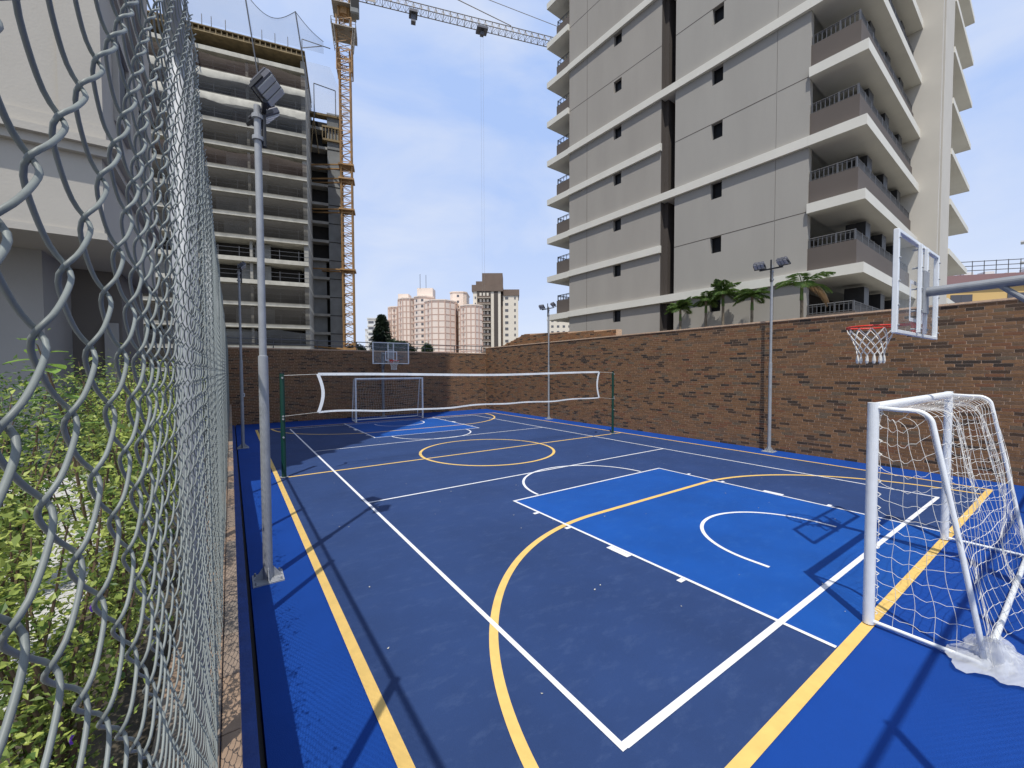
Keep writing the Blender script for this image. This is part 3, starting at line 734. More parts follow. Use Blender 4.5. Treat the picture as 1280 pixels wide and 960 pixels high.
# far-end balconies
for k in range(-1, NF+1):
    z = ZB+FH*k-.03
    B(XA-.16, 26, YE+.001, 23.3, z, z+.40).build('balcony_slab', M['tw_band'], tw)
    b = MB(); b.box(XA+.30, XA+.44, YE+.001, 22.75, z+.40, z+1.42); b.box(XA+.44, 25.8, 22.61, 22.75, z+.40, z+1.42); b.build('parapet_side', M['tw_brown'], tw)
    railing([(XA+.37, YE+.05, 0), (XA+.37, 22.68, 0), (25.7, 22.68, 0)], z+1.42, z+1.80, .25).build('railing', M['rail'], tw)
    B(21.3, 23.4, YE, 22.2, z+.40, z+FH).build('balcony_column', M['tw_dark'], tw)
B(XA, 33.4, YN_+.01, YE-.01, ZT, ZT+.4).build('roof_slab', M['tw_band'], tw)
tw.location.x += .08; tw.location.y += .45; tw.rotation_euler.z = math.radians(2.3)

# ================================================================ palms in front of the tower
def palm(loc, H_, nf, R_, label, dry=0, seed=1, lean=0., fan=False):
    rd = random.Random(seed); t = empty('palm_tree', loc, label, 'palm tree', 'palms in front of the taupe tower')
    MB().tube([(lean*u*u, 0, H_*u) for u in [i/8 for i in range(9)]], [.085-.03*i/8 for i in range(9)], 9).build('trunk', M['trunk'], t, rel=False)
    top = Vector((lean, 0, H_))
    MB().tube([top+Vector((0, 0, -.6)), top+Vector((0, 0, .05))], [.07, .045], 9).build('crownshaft', M['palm'], t, rel=False)
    for i in range(nf):
        a = 2*PI*i/nf+rd.uniform(-.4, .4); el = rd.uniform(.15, 1.25) if not fan else rd.uniform(-.2, 1.3); L_ = R_*rd.uniform(.8, 1.1); isdry = i < dry
        if isdry: el = rd.uniform(.0, .2); a = -1.5+rd.uniform(-.2, .2)
        d = Vector((math.cos(a)*math.cos(el), math.sin(a)*math.cos(el), math.sin(el))); pts = []; p = top.copy(); n_ = 9
        for j in range(n_+1):
            pts.append(p.copy()); p += d*L_/n_; d.z -= (.17 if not isdry else .30); d.normalize()
        b = MB(); b.tube(pts, [.02-.014*j/n_ for j in range(n_+1)], 4)
        for j in range(3, (n_+1)*4):
            u = j/((n_+1)*4)*n_; q = int(min(u, n_-1)); f_ = u-q; c = pts[q].lerp(pts[q+1], min(1, f_)); tg = (pts[q+1]-pts[q]).normalized(); sd = tg.cross(Vector((0, 0, 1))).normalized()
            ll = L_*.44*math.sin(PI*(.12+.85*u/n_)); 
            for s_ in (-1, 1):
                e = c+(sd*s_*.75+tg*.55+Vector((0, 0, -.35-(.5 if isdry else 0)+rd.uniform(-.15, .15)))).normalized()*ll; m_ = c.lerp(e, .5)+Vector((0, 0, .03)); w_ = tg*.012
                b.add([c, m_-w_, e, m_+w_], [(0, 1, 2), (0, 2, 3)])
        b.build('frond', M['palm_dry'] if isdry else M['palm'], t, rel=False)
    return t
palm((19.25, 12.45, 0), 5.5, 18, .80, 'small bushy palm, leftmost, beside the dark vertical recess of the tower', seed=2)
palm((19.3, 11.1, 0), 5.75, 11, .75, 'slender palm with drooping fronds between the two bushiest palms', seed=12)
palm((19.2, 10.2, 0), 5.95, 24, .85, 'fullest and darkest palm, right of the slender one', seed=3, fan=True)
palm((19.2, 8.9, 0), 5.6, 15, .85, 'low spreading palm just left of the lit floodlight pole', seed=4)
palm((19.2, 6.95, 0), 5.75, 8, 1.3, 'tall sparse palm with one dry brown frond in front of the balconies', dry=2, seed=5, lean=-.1)

# ================================================================ building under construction
def frame_pt(C, d, a, b_): return (C[0]+d[0]*a+(-d[1])*b_*-1, C[1]+d[1]*a+d[0]*b_*-1)
C0 = Vector((9.15, 62.2, 0)); ct = empty('construction_tower', C0, 'unfinished concrete tower wrapped in debris nets at the left, behind the far wall', 'building site', rz=math.atan2(-.22, .975))
# local x: -len..0 along face (right end at 0), local y: depth away (+)
def CB(b, nm, m): 
    return b.build(nm, m, ct, rel=False)
NFc = 14; FHc = 2.87; Zc = 5.3
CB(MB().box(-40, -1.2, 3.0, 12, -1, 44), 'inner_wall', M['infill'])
for k in range(-1, NFc):
    z = Zc+FHc*k
    CB(MB().box(-40, 0, 0, 12, z+.06, z+.60), 'floor_slab', M['conc_l'])
    rb = random.Random(k)
    if k < NFc-1:
        b = MB()
        for x in (-39, -33, -27, -21, -14, -7, -.35): b.box(x, x+.3, .5, 1.1, z+.62, z+FHc)
        CB(b, 'column', M['conc'])
        for q in range(4):
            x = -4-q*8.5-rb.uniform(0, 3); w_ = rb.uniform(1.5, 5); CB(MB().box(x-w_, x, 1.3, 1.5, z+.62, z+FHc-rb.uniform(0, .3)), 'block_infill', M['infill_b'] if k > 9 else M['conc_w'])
        b = MB()
        for x in np.arange(-38, -.2, 2.3): b.box(x-.03, x+.03, .08, .14, z+.62, z+.62+1.3)
        for zz in (.55, 1.1): b.box(-39, -.05, .09, .12, z+.62+zz, z+.66+zz)
        CB(b, 'guard_rail', M['rail'])
    # debris net in front, sagging
    V = []; F = []; nx = 40
    for i in range(nx+1):
        x = -40+40*i/nx; sag = .0 if k % 4 else .5*abs(math.sin(i*.35))
        for j in range(4):
            u = j/3; V.append((x, -.12-.20*math.sin(PI*u)*(1+.5*math.sin(i*1.3+k)), z+.50+(FHc-.62-sag*u)*u))
    for i in range(nx):
        for j in range(3): F.append((i*4+j, i*4+4+j, i*4+5+j, i*4+1+j))
    if k not in (4, 3) and k < NFc-1:
        o = bpy.data.objects.new('debris_net', arrmesh('debris_net', V, F, [M['safety_b'] if k in (13, 12, 8) else M['safety_g'] if k in (11, 10, 0) else M['safety']], smooth=True)); COL.objects.link(o); o.parent = ct
# folded canvas drape on a slab edge, high up
for k, amp in ((11, .45), (12, .2)):
    V = []; F = []; z = Zc+FHc*k
    for i in range(61):
        x = -40+40*i/60
        for j, (dy, dz) in enumerate(((-.05, .75), (-.30, .3), (-.15, -.25-amp*abs(math.sin(i*.33+k))))): V.append((x, dy, z+dz))
    for i in range(60):
        for j in range(2): F.append((i*3+j, i*3+3+j, i*3+4+j, i*3+1+j))
    o = bpy.data.objects.new('canvas_drape', arrmesh('canvas_drape', V, F, [M['conc_l']], smooth=True)); COL.objects.link(o); o.parent = ct
zt = Zc+FHc*NFc
b = MB(); b.box(-40, .05, -.3, 11, zt-.85, zt-.72); b.box(-40, .05, -.3, 11, zt-.13, zt+.0)
for x in np.arange(-40, 0, .6): b.box(x, x+.10, -.25, 10.9, zt-.72, zt-.13)
b.box(-40, 0, -.1, 10.5, zt-.719, zt-.4)
CB(b, 'formwork_deck', M['timber'])
# vertical concrete edge and side pier
CB(MB().box(-.55, -.02, .3, 11.9, -1, zt-1.06), 'edge_pier', M['conc'])
# posts and top nets
def topnet(xs, name='roof_net'):
    pts = xs; 
    for (x0, z0, x1, z1, sag) in pts:
        V = []; F = []; n_ = 14
        for i in range(n_+1):
            u = i/n_; zt2 = z0+(z1-z0)*u-sag*math.sin(PI*u)
            for j in range(5): V.append((x0+(x1-x0)*u, -.5-.6*(j/4), zt+.1+(zt2-zt-.1)*(j/4)))
        for i in range(n_):
            for j in range(4): F.append((i*5+j, i*5+5+j, i*5+6+j, i*5+1+j))
        o = bpy.data.objects.new(name, arrmesh(name, V, F, [M['safety_l']], smooth=True)); COL.objects.link(o); o.parent = ct
        b = MB(); b.tube([(x0+(x1-x0)*i/n_, -1.1, z0+(z1-z0)*i/n_-sag*math.sin(PI*i/n_)) for i in range(n_+1)], .04, 4, caps=False); b.build('net_cable', M['rail'], ct, rel=False)
topnet([(-13, zt+3.2, -6.6, zt+4.8, 1.0), (-6.6, zt+4.8, -.9, zt+4.2, 1.9), (-.9, zt+4.2, 2.4, zt+1.3, .3)])
for x, h_ in ((-13, 3.2), (-6.6, 4.8), (-.9, 4.2)): CB(MB().tube([(x+1.2, -.5, zt-5), (x, -1.1, zt+h_)], .09, 6), 'net_pole', M['rail'])
for x in (-11.5, -9, -3.5, -2, -10.5, -5): CB(MB().tube([(x, .2, zt), (x, .2, zt+1.6)], .05, 5), 'starter_bar', M['rail'])
# rear wing of the same site
C1 = Vector((10.9, 69.8, 0)); cw = empty('construction_tower', C1, 'lower concrete lift core of the site, between the netted tower and the crane', 'building site', rz=math.atan2(-.22, .975))
MB().box(2.3, 4.5, 0.05, 9, -1, 42.6).build('core_wall', M['conc_w'], cw, rel=False)
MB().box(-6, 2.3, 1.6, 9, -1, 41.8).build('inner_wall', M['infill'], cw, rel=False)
for k in range(-1, 13):
    z = 5.3+2.87*k
    MB().box(-6, 2.3, .0, 9, z, z+.4).build('floor_slab', M['conc'], cw, rel=False)
    MB().box(2.28, 4.53, -.0, 9.03, z+.1, z+.2).build('pour_joint', M['infill'], cw, rel=False)
    if k < 5: MB().box(-6, 1.85, .6, .8, z+.4, z+2.87).build('block_infill', M['conc_w'], cw, rel=False)
b = MB(); b.box(1.6, 4.6, -.25, 1, 38.2, 38.5); b.box(1.6, 4.6, -.25, 1, 40.2, 40.45); b.box(-6, 4.6, -.2, 1, 41.9, 42.2)
for x in np.arange(1.6, 4.6, .45): b.box(x, x+.1, -.22, -.05, 38.5, 40.2)
for x in np.arange(-5.5, 2, 1.1): b.tube([(x, -.2, 36), (x+rng.uniform(-.7, .7), -.2, 42)], .06, 4)
b.build('formwork', M['timber'], cw, rel=False)
V = []; F = []
for i in range(13):
    x = -1+6.6*i/12
    for j in range(6): u = j/5; hh = 42+(7.2 if i < 8 else 7.2-(i-8)*1.3)*u; V.append((x+.5*u*(0 if i < 8 else -1), -.6, 41.5+(hh-41.5)))
for i in range(12):
    for j in range(5): F.append((i*6+j, i*6+6+j, i*6+7+j, i*6+1+j))
o = bpy.data.objects.new('roof_net', arrmesh('roof_net', V, F, [M['safety_l']], smooth=True)); COL.objects.link(o); o.parent = cw
b = MB()
for p in ([(-.9, -.6, 36), (-.9, -.6, 52.3)], [(-.9, -.6, 52.3), (3.0, -.6, 52.0)], [(-.9, -.6, 51), (2.0, -.6, 52.1)], [(.6, -.6, 41), (.6, -.6, 46.2)], [(.6, -.6, 46.2), (3.6, -.6, 45.8)], [(3.6, -.6, 42), (3.6, -.6, 45.8)]): b.tube(p, .07, 5)
b.build('net_pole', M['rail'], cw, rel=False)

# ================================================================ tower crane
CRX, CRY = 15.35, 66.6
cr_ = empty('tower_crane', (CRX, CRY, -1), 'yellow lattice tower crane rising beside the unfinished tower', 'crane', rz=-math.atan2(.306, .952))
def lattice(b, p0, p1, w, h, nseg, rc_=.075, rd_=.035, tri=False):
    p0, p1 = Vector(p0), Vector(p1); d = (p1-p0).normalized()
    a = d.cross(Vector((0, 0, 1))) if abs(d.z) < .9 else Vector((1, 0, 0)); a.normalize(); c = a.cross(d).normalized()
    if c.z < 0: c = -c
    cs = [(-w/2, 0), (w/2, 0), (0, h)] if tri else [(-w/2, -h/2), (w/2, -h/2), (w/2, h/2), (-w/2, h/2)]
    for x, y_ in cs: b.tube([p0+a*x+c*y_, p1+a*x+c*y_], rc_, 4)
    L_ = (p1-p0).length
    for i in range(nseg):
        q0 = p0+d*L_*i/nseg; q1 = p0+d*L_*(i+1)/nseg; qm = (q0+q1)/2
        for k in range(len(cs)):
            x0, y0 = cs[k]; x1, y1 = cs[(k+1) % len(cs)]
            b.tube([q0+a*x0+c*y0, qm+a*x1+c*y1, q1+a*x0+c*y0], rd_, 3, caps=False)
            b.tube([q0+a*x0+c*y0, q0+a*x1+c*y1], rd_, 3, caps=False)
b = MB(); lattice(b, (0, 0, 0), (0, 0, 52), 1.5, 1.5, 34, .13, .07); b.build('mast', M['yellow_s'], cr_, rel=False)
b = MB(); lattice(b, (0, 0, 48.5), (0, 0, 56.5), 2.1, 2.1, 5, .10, .06); b.build('climbing_frame', M['yellow_s'], cr_, rel=False)
b = MB()
for z, w_ in ((54.5, 1.7), (58.0, 1.6)):
    b.box(-w_, w_, -w_, w_, z, z+.12)
    for x in np.linspace(-w_, w_, 5):
        for y_ in (-w_, w_): b.tube([(x, y_, z), (x, y_, z+1.1)], .035, 4); b.tube([(y_, x, z), (y_, x, z+1.1)], .035, 4)
    for zz in (.55, 1.1):
        for s_ in (-1, 1): b.tube([(-w_, s_*w_, z+zz), (w_, s_*w_, z+zz)], .035, 4); b.tube([(s_*w_, -w_, z+zz), (s_*w_, w_, z+zz)], .035, 4)
for s_ in (-1, 1): lattice(b, (s_*1.5, -1.4, 54.5), (s_*1.15, -1.2, 51.3), .3, .8, 3, .05, .04)
b.build('platform', M['crane_g'], cr_, rel=False)
b = MB(); lattice(b, (0, 0, 56.5), (0, 0, 68), 1.5, 1.5, 8, .13, .07); b.tube([(0, 0, 57), (0, 0, 58.4)], .95, 14); b.build('slewing_tower', M['yellow_s'], cr_, rel=False)
b = MB(); b.bbox(1.0, 2.2, -1.7, -.3, 56.8, 59.3, .15); b.build('cab', M['conc_w'], cr_, rel=False)
MB().box(1.1, 2.25, -1.72, -1.705, 57.6, 58.9).build('cab_window', M['void'], cr_, rel=False)
b = MB(); lattice(b, (.9, 0, 60.6), (62, 0, 60.6), 1.35, 1.35, 52, .085, .04, tri=True); jb = b.build('jib', M['crane_g'], cr_, rel=False)
b = MB(); lattice(b, (-.9, 0, 60.6), (-16, 0, 60.6), 1.3, .9, 12, .08, .04); b.box(-16, -12.5, -.9, .9, 58.6, 60.9); b.build('counter_jib', M['crane_g'], cr_, rel=False)
b = MB(); b.tube([(0, 0, 68), (26.5, 0, 62.1)], .07, 5); b.tube([(0, 0, 68), (52, 0, 62.1)], .05, 5); b.tube([(0, 0, 68), (-14, 0, 61)], .07, 5); b.build('tie_bar', M['crane_g'], cr_, rel=False)
b = MB(); b.box(9.6, 10.9, -.8, .8, 59.9, 60.3); b.box(9.9, 10.6, -.4, .4, 58.7, 59.9); b.box(20.5, 22.3, -.8, .8, 60.0, 60.35); b.box(21.1, 21.7, -.3, .3, 59.3, 60); b.build('trolley', M['lampgrey'], cr_, rel=False)
b = MB(); b.box(3.0, 4.6, -.9, -.85, 59.7, 60.5); b.build('sign_board', M['crane_g'], cr_, rel=False)
b = MB(); 
for x in (21.2, 21.6): b.tube([(x, 0, 59.4), (x, 0, 8)], .012, 3)
b.build('hoist_rope', M['crane_g'], cr_, rel=False)
for z in (6.8, 18.9, 28.0, 32.6, 34.7):
    b = MB()
    for y_ in (-.7, .7): b.tube([(-.7, y_, z), (-5.5, y_+2.5, z+.5)], .12, 5)
    b.box(-1.1, 1.1, -1.1, 1.1, z-.12, z+.12)
    b.build('wall_tie', M['yellow_s'], cr_, rel=False)

# ================================================================ distant buildings
cs_, sn_ = math.cos(YAW), math.sin(YAW)
def cam_frame(lat, dep): return (lat*cs_+dep*sn_, -lat*sn_+dep*cs_)
def off_poly(poly, d):
    n_ = len(poly); o = []
    for i in range(n_):
        p0, p1, p2 = Vector(poly[i-1]), Vector(poly[i]), Vector(poly[(i+1) % n_]); e1 = (p1-p0).normalized(); e2 = (p2-p1).normalized()
        n1 = Vector((e1.y, -e1.x)); n2 = Vector((e2.y, -e2.x)); m_ = (n1+n2).normalized(); k = d/max(.3, m_.dot(n1)); o.append(tuple(p1+m_*k))
    return o
winmesh = {}
def far_window(parent, loc, rz, w_, h_, m_='farwin'):
    key = (w_, h_, m_)
    if key not in winmesh: o = MB().box(-w_/2, w_/2, -.06, .05, 0, h_).build('window', M[m_], parent, rel=False); winmesh[key] = o.data
    else: o = bpy.data.objects.new('window', winmesh[key]); COL.objects.link(o); o.parent = parent
    o.location = loc; o.rotation_euler = (0, 0, rz)
def block(lat, dep, poly, z1, label, wall='pink', band='pinkband', fh=2.8, winedges=(), verts=True, cat='apartment building', grp=None, ww_=1.1, wsp=3.0, rz=0, z0=-1, roofbox=None, bandedges=True):
    x, y_ = cam_frame(lat, dep); t = empty('apartment_block', (x, y_, 0), label, cat, grp, rz=-YAW+rz)
    MB().prism(poly, z0, z1).build('wall', M[wall], t, rel=False)
    MB().prism(off_poly(poly, .25), z1, z1+.5).build('parapet', M[wall], t, rel=False)
    fl = int((z1-6)/fh)
    if band:
        for k in range(fl+1):
            MB().prism(off_poly(poly, .07), z1-.5-fh*k-.35, z1-.5-fh*k).build('floor_band', M[band], t, rel=False)
        if verts:
            b = MB()
            for i in range(len(poly)):
                for f_ in (0, .5):
                    p = Vector(poly[i]).lerp(Vector(poly[(i+1) % len(poly)]), f_); b.box(p.x-.22, p.x+.22, p.y-.22, p.y+.22, z0, z1)
            b.build('pilaster', M[band], t, rel=False)
    for e in winedges:
        p, q = Vector(poly[e]), Vector(poly[(e+1) % len(poly)]); L_ = (q-p).length; n_ = max(1, int(L_/wsp)); ang = math.atan2(q.y-p.y, q.x-p.x)
        for k in range(fl+1):
            for i in range(n_):
                c = p.lerp(q, (i+.5)/n_); far_window(t, (c.x, c.y, z1-fh*k-2.2), ang, ww_, 1.1)
    if roofbox:
        for (a, b_, c, d, h_) in roofbox: MB().box(a, b_, c, d, z1+.5, z1+h_).build('roof_house', M[wall], t, rel=False)
    return t
def bay(w_, c=2.2, dp=14):  # chamfered front plan, front at y=0
    return [(-w_/2, c), (-w_/2+c, 0), (w_/2-c, 0), (w_/2, c), (w_/2, dp), (-w_/2, dp)]
G1 = 'pale pink apartment blocks on the skyline'
block(-59.0, 205, bay(7, 2), 34.5, 'leftmost and farthest pale pink block, behind the dark conifer', grp=G1, winedges=(0, 1))
block(-50.5, 196, bay(9.5, 3), 37.2, 'tall pale pink block second from the left, with a rounded roof house', grp=G1, winedges=(0, 2), roofbox=[(-5, 0, 4, 10, 3.0)])
block(-42.0, 192, bay(9, 3), 37.4, 'pale pink block with water tank house, rising between the second and fourth blocks', grp=G1, winedges=(0, 1), verts=False, roofbox=[(-3.5, 4, 5, 12, 5.0)])
block(-33.0, 184, bay(14, 4), 34.2, 'broad pale pink block in the middle of the row with a gridded front', grp=G1, winedges=(0,), roofbox=[])
block(-26.0, 198, bay(8, 1.5), 40.4, 'pale slab block with antennas behind the right hand pink blocks', grp=G1, winedges=(1,), verts=False, band=None)
block(-18.2, 182, bay(10, 3), 31.6, 'rightmost pale pink block, next to the brown crowned tower', grp=G1, winedges=(0,))
block(-22.6, 188, bay(4, .8), 31.0, 'narrow pink stair tower linking the two right hand blocks', grp=G1, winedges=(1,), verts=False)
b = MB()
ta = empty('antenna_mast', (*cam_frame(-44, 197), 42), 'thin antenna masts on the roof of the pink blocks', 'antenna')
for dx in (0, 3): b.tube([(dx, 0, 0), (dx, 0, 7)], .12, 4)
b.build('mast', M['rail'], ta, rel=False)
# brown crowned tower
t = empty('apartment_block', (*cam_frame(-6.5, 186), 0), 'cream tower with dark balconies and a brown stepped crown, right of the pink blocks', 'apartment building', rz=-YAW)
MB().box(-11, 1.5, 0, 16, -1, 38.6).build('wall', M['cream'], t, rel=False); MB().box(2.5, 9.5, 1.5, 15, -1, 37.0).build('wall', M['cream'], t, rel=False); MB().box(1.5, 2.5, 2.5, 15, -1, 38).build('wall', M['brown_b'], t, rel=False)
b = MB(); b.box(-11.6, 2.6, -.5, 16, 38.6, 41.4); b.box(2.6, 10, 1.1, 15.5, 36.9, 39.6); b.box(-7.0, 2.4, 1, 12, 41.4, 47.0); b.box(-9.8, -7.0, 1, 9, 41.4, 43.3); b.build('crown', M['brown_b'], t, rel=False)
b = MB(); b.box(-9.2, -3.0, -.3, -.02, -1, 38.5); b.box(-1.6, .3, -.12, -.02, -1, 38.5); b.build('dark_bay', M['tw_dark'], t, rel=False)
for k in range(13):
    z = 36.4-2.8*k
    MB().box(-8.9, -3.1, -1.3, -.31, z-.9, z-.1).build('balcony', M['brown_b'], t, rel=False)
    MB().box(-8.9, -3.1, -1.35, -.3, z-1.05, z-.9).build('balcony_slab', M['cream'], t, rel=False)
    for x in (-7.6, -6.0, -4.4): far_window(t, (x, -.36, z+.1), 0, .9, 1.3, 'cream')
    for x in (4.2, ): far_window(t, (x, 1.45, z-1.2), 0, 1.5, 1.1)
    far_window(t, (8.0, 1.45, z-1.2), 0, .7, 1.1)
    far_window(t, (-10, -.04, z-1.2), 0, .6, 1.0)
block(-65.5, 195, [(-3.4, 0), (3.4, 0), (3.4, 12), (-3.4, 12)], 27.5, 'white apartment tower left of the conifer, partly behind the tree', wall='white_b', band='cream', winedges=(0,), verts=False, ww_=2.6, wsp=3.4)
block(-77.6, 230, [(-5, 0), (5, 0), (5, 12), (-5, 12)], 26, 'pale low block just behind the crane mast', wall='white_b', band='cream', winedges=(0,), verts=False)
block(25.5, 200, [(-7, 0), (7, 0), (7, 12), (-7, 12)], 28.5, 'beige block peeping out left of the taupe tower', wall='cream', band=None, winedges=(0,), verts=False, ww_=1.2, wsp=2.4)
# right background
t = empty('low_building', (*cam_frame(85, 62), 0), 'yellow building with mauve roof edge and grey shutters behind the right wall', 'building', rz=-YAW-.25)
MB().box(-16.5, 14, 0, 14, -1, 15.7).build('wall', M['yel_b'], t, rel=False)
MB().box(-17.2, 14.5, -.6, 14.5, 15.7, 17.2).build('roof', M['roof_p'], t, rel=False)
for x in (-13.6, -6.4, 2): 
    o = MB().box(x-1.4, x+1.4, -.08, -.005, 12.1, 14.2).build('window', M['lampgrey'], t, rel=False)
    b = MB(); b.box(x-.03, x+.03, -.1, -.081, 12.1, 14.2); b.box(x-1.45, x+1.45, -.12, -.081, 12.0, 12.1); b.build('window_frame', M['rail'], o, rel=False)
b = MB()
for z in (17.9, 18.6, 19.3): b.tube([(-17, -.3, z), (14, -.3, z)], .06, 4)
for x in np.arange(-17, 14, 1.5): b.tube([(x, -.3, 17.2), (x, -.3, 19.4)], .06, 4)
b.build('roof_railing', M['rail'], t, rel=False)
b = MB(); 
for x in np.arange(-15, 12, 2.7): b.box(x, x+1.2, 1.5, 3, 17.2, 17.9+.4*math.sin(x))
b.build('roof_equipment', M['white_b'], t, rel=False)
t = block(153, 120, [(0, 0), (14, 0), (14, 12), (0, 12)], 48.5, 'plain white tower at the right edge beyond the yellow building', wall='white_b', band=None, winedges=(), verts=False, rz=-math.atan2(153, 120))
b = MB()
for z in (34, 40): b.box(-2.7, 0, 0, 4, z, z+.4)
b.build('side_ledge', M['white_b'], t, rel=False)

# ================================================================ trees beyond the far wall
def crown(t, blobs, n_, size, m_, nm='crown', aspect=.5, droop=.1):
    P = []
    tot = sum(r[3]*r[4]*r[5] for r in blobs)
    for (x, y_, z, rx, ry, rz_) in blobs:
        k = int(n_*rx*ry*rz_/tot); d = rng.normal(size=(k, 3)); d /= np.linalg.norm(d, axis=1)[:, None]; rr = rng.uniform(.35, 1.05, k)**.6
        P.append(np.array([x, y_, z])+d*rr[:, None]*np.array([rx, ry, rz_]))
    V, F = leaves(np.concatenate(P), size, aspect, droop)
    o = bpy.data.objects.new(nm, arrmesh(nm, V, F, [m_])); COL.objects.link(o); o.parent = t; return o
def conifer(lat, dep, z1, w_, label):
    t = empty('conifer_tree', (*cam_frame(lat, dep), -1), label, 'tree')
    MB().tube([(0, 0, 0), (0, 0, z1)], [.35, .05], 8).build('trunk', M['stem'], t, rel=False)
    P = []; D_ = []
    for k in range(520):
        u = rng.uniform(0, 1)**.8; z = 4+(z1-4.2)*u; a = rng.uniform(0, 2*PI); R_ = w_*(1-u)**.6*rng.uniform(.75, 1.08)+.12
        for s_ in range(26):
            f_ = rng.uniform(.15, 1); P.append((math.cos(a)*R_*f_+rng.normal()*.10, math.sin(a)*R_*f_+rng.normal()*.10, z-.22*R_*f_+rng.normal()*.08)); D_.append((math.cos(a), math.sin(a), -.2))
    V, F = leaves(np.array(P), .55, .40, .2, dirs=np.array(D_)); o = bpy.data.objects.new('crown', arrmesh('crown', V, F, [M['leaf_con']])); COL.objects.link(o); o.parent = t
conifer(-28.7, 90, 16.0, 3.2, 'dark pointed conifer standing behind the far backboard')
def broad(lat, dep, blobs, label, n_=2600, sz=.5):
    t = empty('broadleaf_tree', (*cam_frame(lat, dep), -1), label, 'tree', 'trees behind the far wall')
    b = MB(); b.tube([(0, 0, 0), (.1, 0, 4), (0, 0, 6.5)], [.3, .22, .12], 7)
    for bl in blobs: b.tube([(0, 0, 4.5), (bl[0], bl[1], bl[2])], [.12, .04], 5)
    b.build('trunk', M['stem'], t, rel=False); crown(t, blobs, n_, sz, M['leaf_tree'])
broad(-23.6, 88, [(0, 0, 8.4, 2.2, 1.6, 1.5), (-1.8, 0, 8.9, 1.6, 1.4, 1.4), (1.7, 0, 7.7, 1.5, 1.4, 1.1)], 'round dark tree just right of the conifer')
broad(-31.5, 82, [(0, 0, 7.6, 2, 1.5, 1.3), (-2.3, 0, 7.2, 1.4, 1.4, 1.0)], 'low dark tree left of the conifer, over the wall')
broad(-19.0, 92, [(0, 0, 8.2, 1.3, 1.2, 1.4)], 'small green tree between the backboard and the pink blocks', 1200)
broad(-36.5, 80, [(0, 0, 7.0, 1.6, 1.2, .9)], 'low green bush top beside the crane base', 1000)

# ================================================================ left building
lbx, lby = -1.50, 8.5
lb = empty('residential_building', (-5, 11, .85), 'beige residential building with moulded cornice, close on the left behind the fence', 'building')
ZLB = 4.30; HT = 46
B(-12, lbx-.001, lby+.001, 13.6, ZLB, HT).build('upper_wall', M['lb_wall'], lb)
B(-12, -3.1, 13.6, 24, -.9, HT).build('rear_wing', M['lb_wall'], lb)
for z, d, h_ in ((5.62, .18, .10), (5.50, .10, .12), (5.72, .06, .22), (4.30, .035, .10), (8.7, .15, .14), (8.55, .07, .15), (11.9, .15, .14), (15.1, .15, .14), (18.3, .15, .14)):
    b = MB(); b.box(-12, lbx+d, lby-d, lby, z, z+h_); b.box(lbx, lbx+d, lby+.0005, 13.6, z, z+h_); b.build('cornice', M['lb_wall'], lb)
b = MB(); b.box(lbx-.42, lbx+.03, lby-.03, lby, 5.95, 8.54); b.box(lbx, lbx+.03, lby, lby+.5, 5.95, 8.54); b.build('corner_pilaster', M['lb_wall'], lb)
for k in range(9):
    z = 6.6+3.2*k
    for (y0, y1) in ((9.5, 10.4), (11.3, 12.4)):
        o = B(lbx+.001, lbx+.02, y0, y1, z, z+1.3).build('window', M['void'], lb)
        b = MB(); b.box(lbx+.001, lbx+.07, y0-.08, y0, z-.08, z+1.38); b.box(lbx+.001, lbx+.07, y1, y1+.08, z-.08, z+1.38); b.box(lbx+.001, lbx+.09, y0, y1, z-.08, z); b.box(lbx+.001, lbx+.07, y0, y1, z+1.3, z+1.38); b.build('window_frame', M['lb_wall'], o)
    B(lbx+.0, lbx+.025, lby+.55, 13.5, z-.9, z-.75).build('wall_band', M['lb_grey'], lb)
B(-12, -2.45, lby+1.2, 13.5, .85, ZLB-.001).build('ground_floor_wall', M['lb_grey'], lb)
B(-2.449, lbx-.25, lby+2.6, 13.5, .85, ZLB-.001).build('ground_floor_wall', M['lb_brown'], lb)
B(-2.0, -1.80, lby+2.52, lby+2.6, .85, 3.3).build('door_jamb', M['lb_grey'], lb)
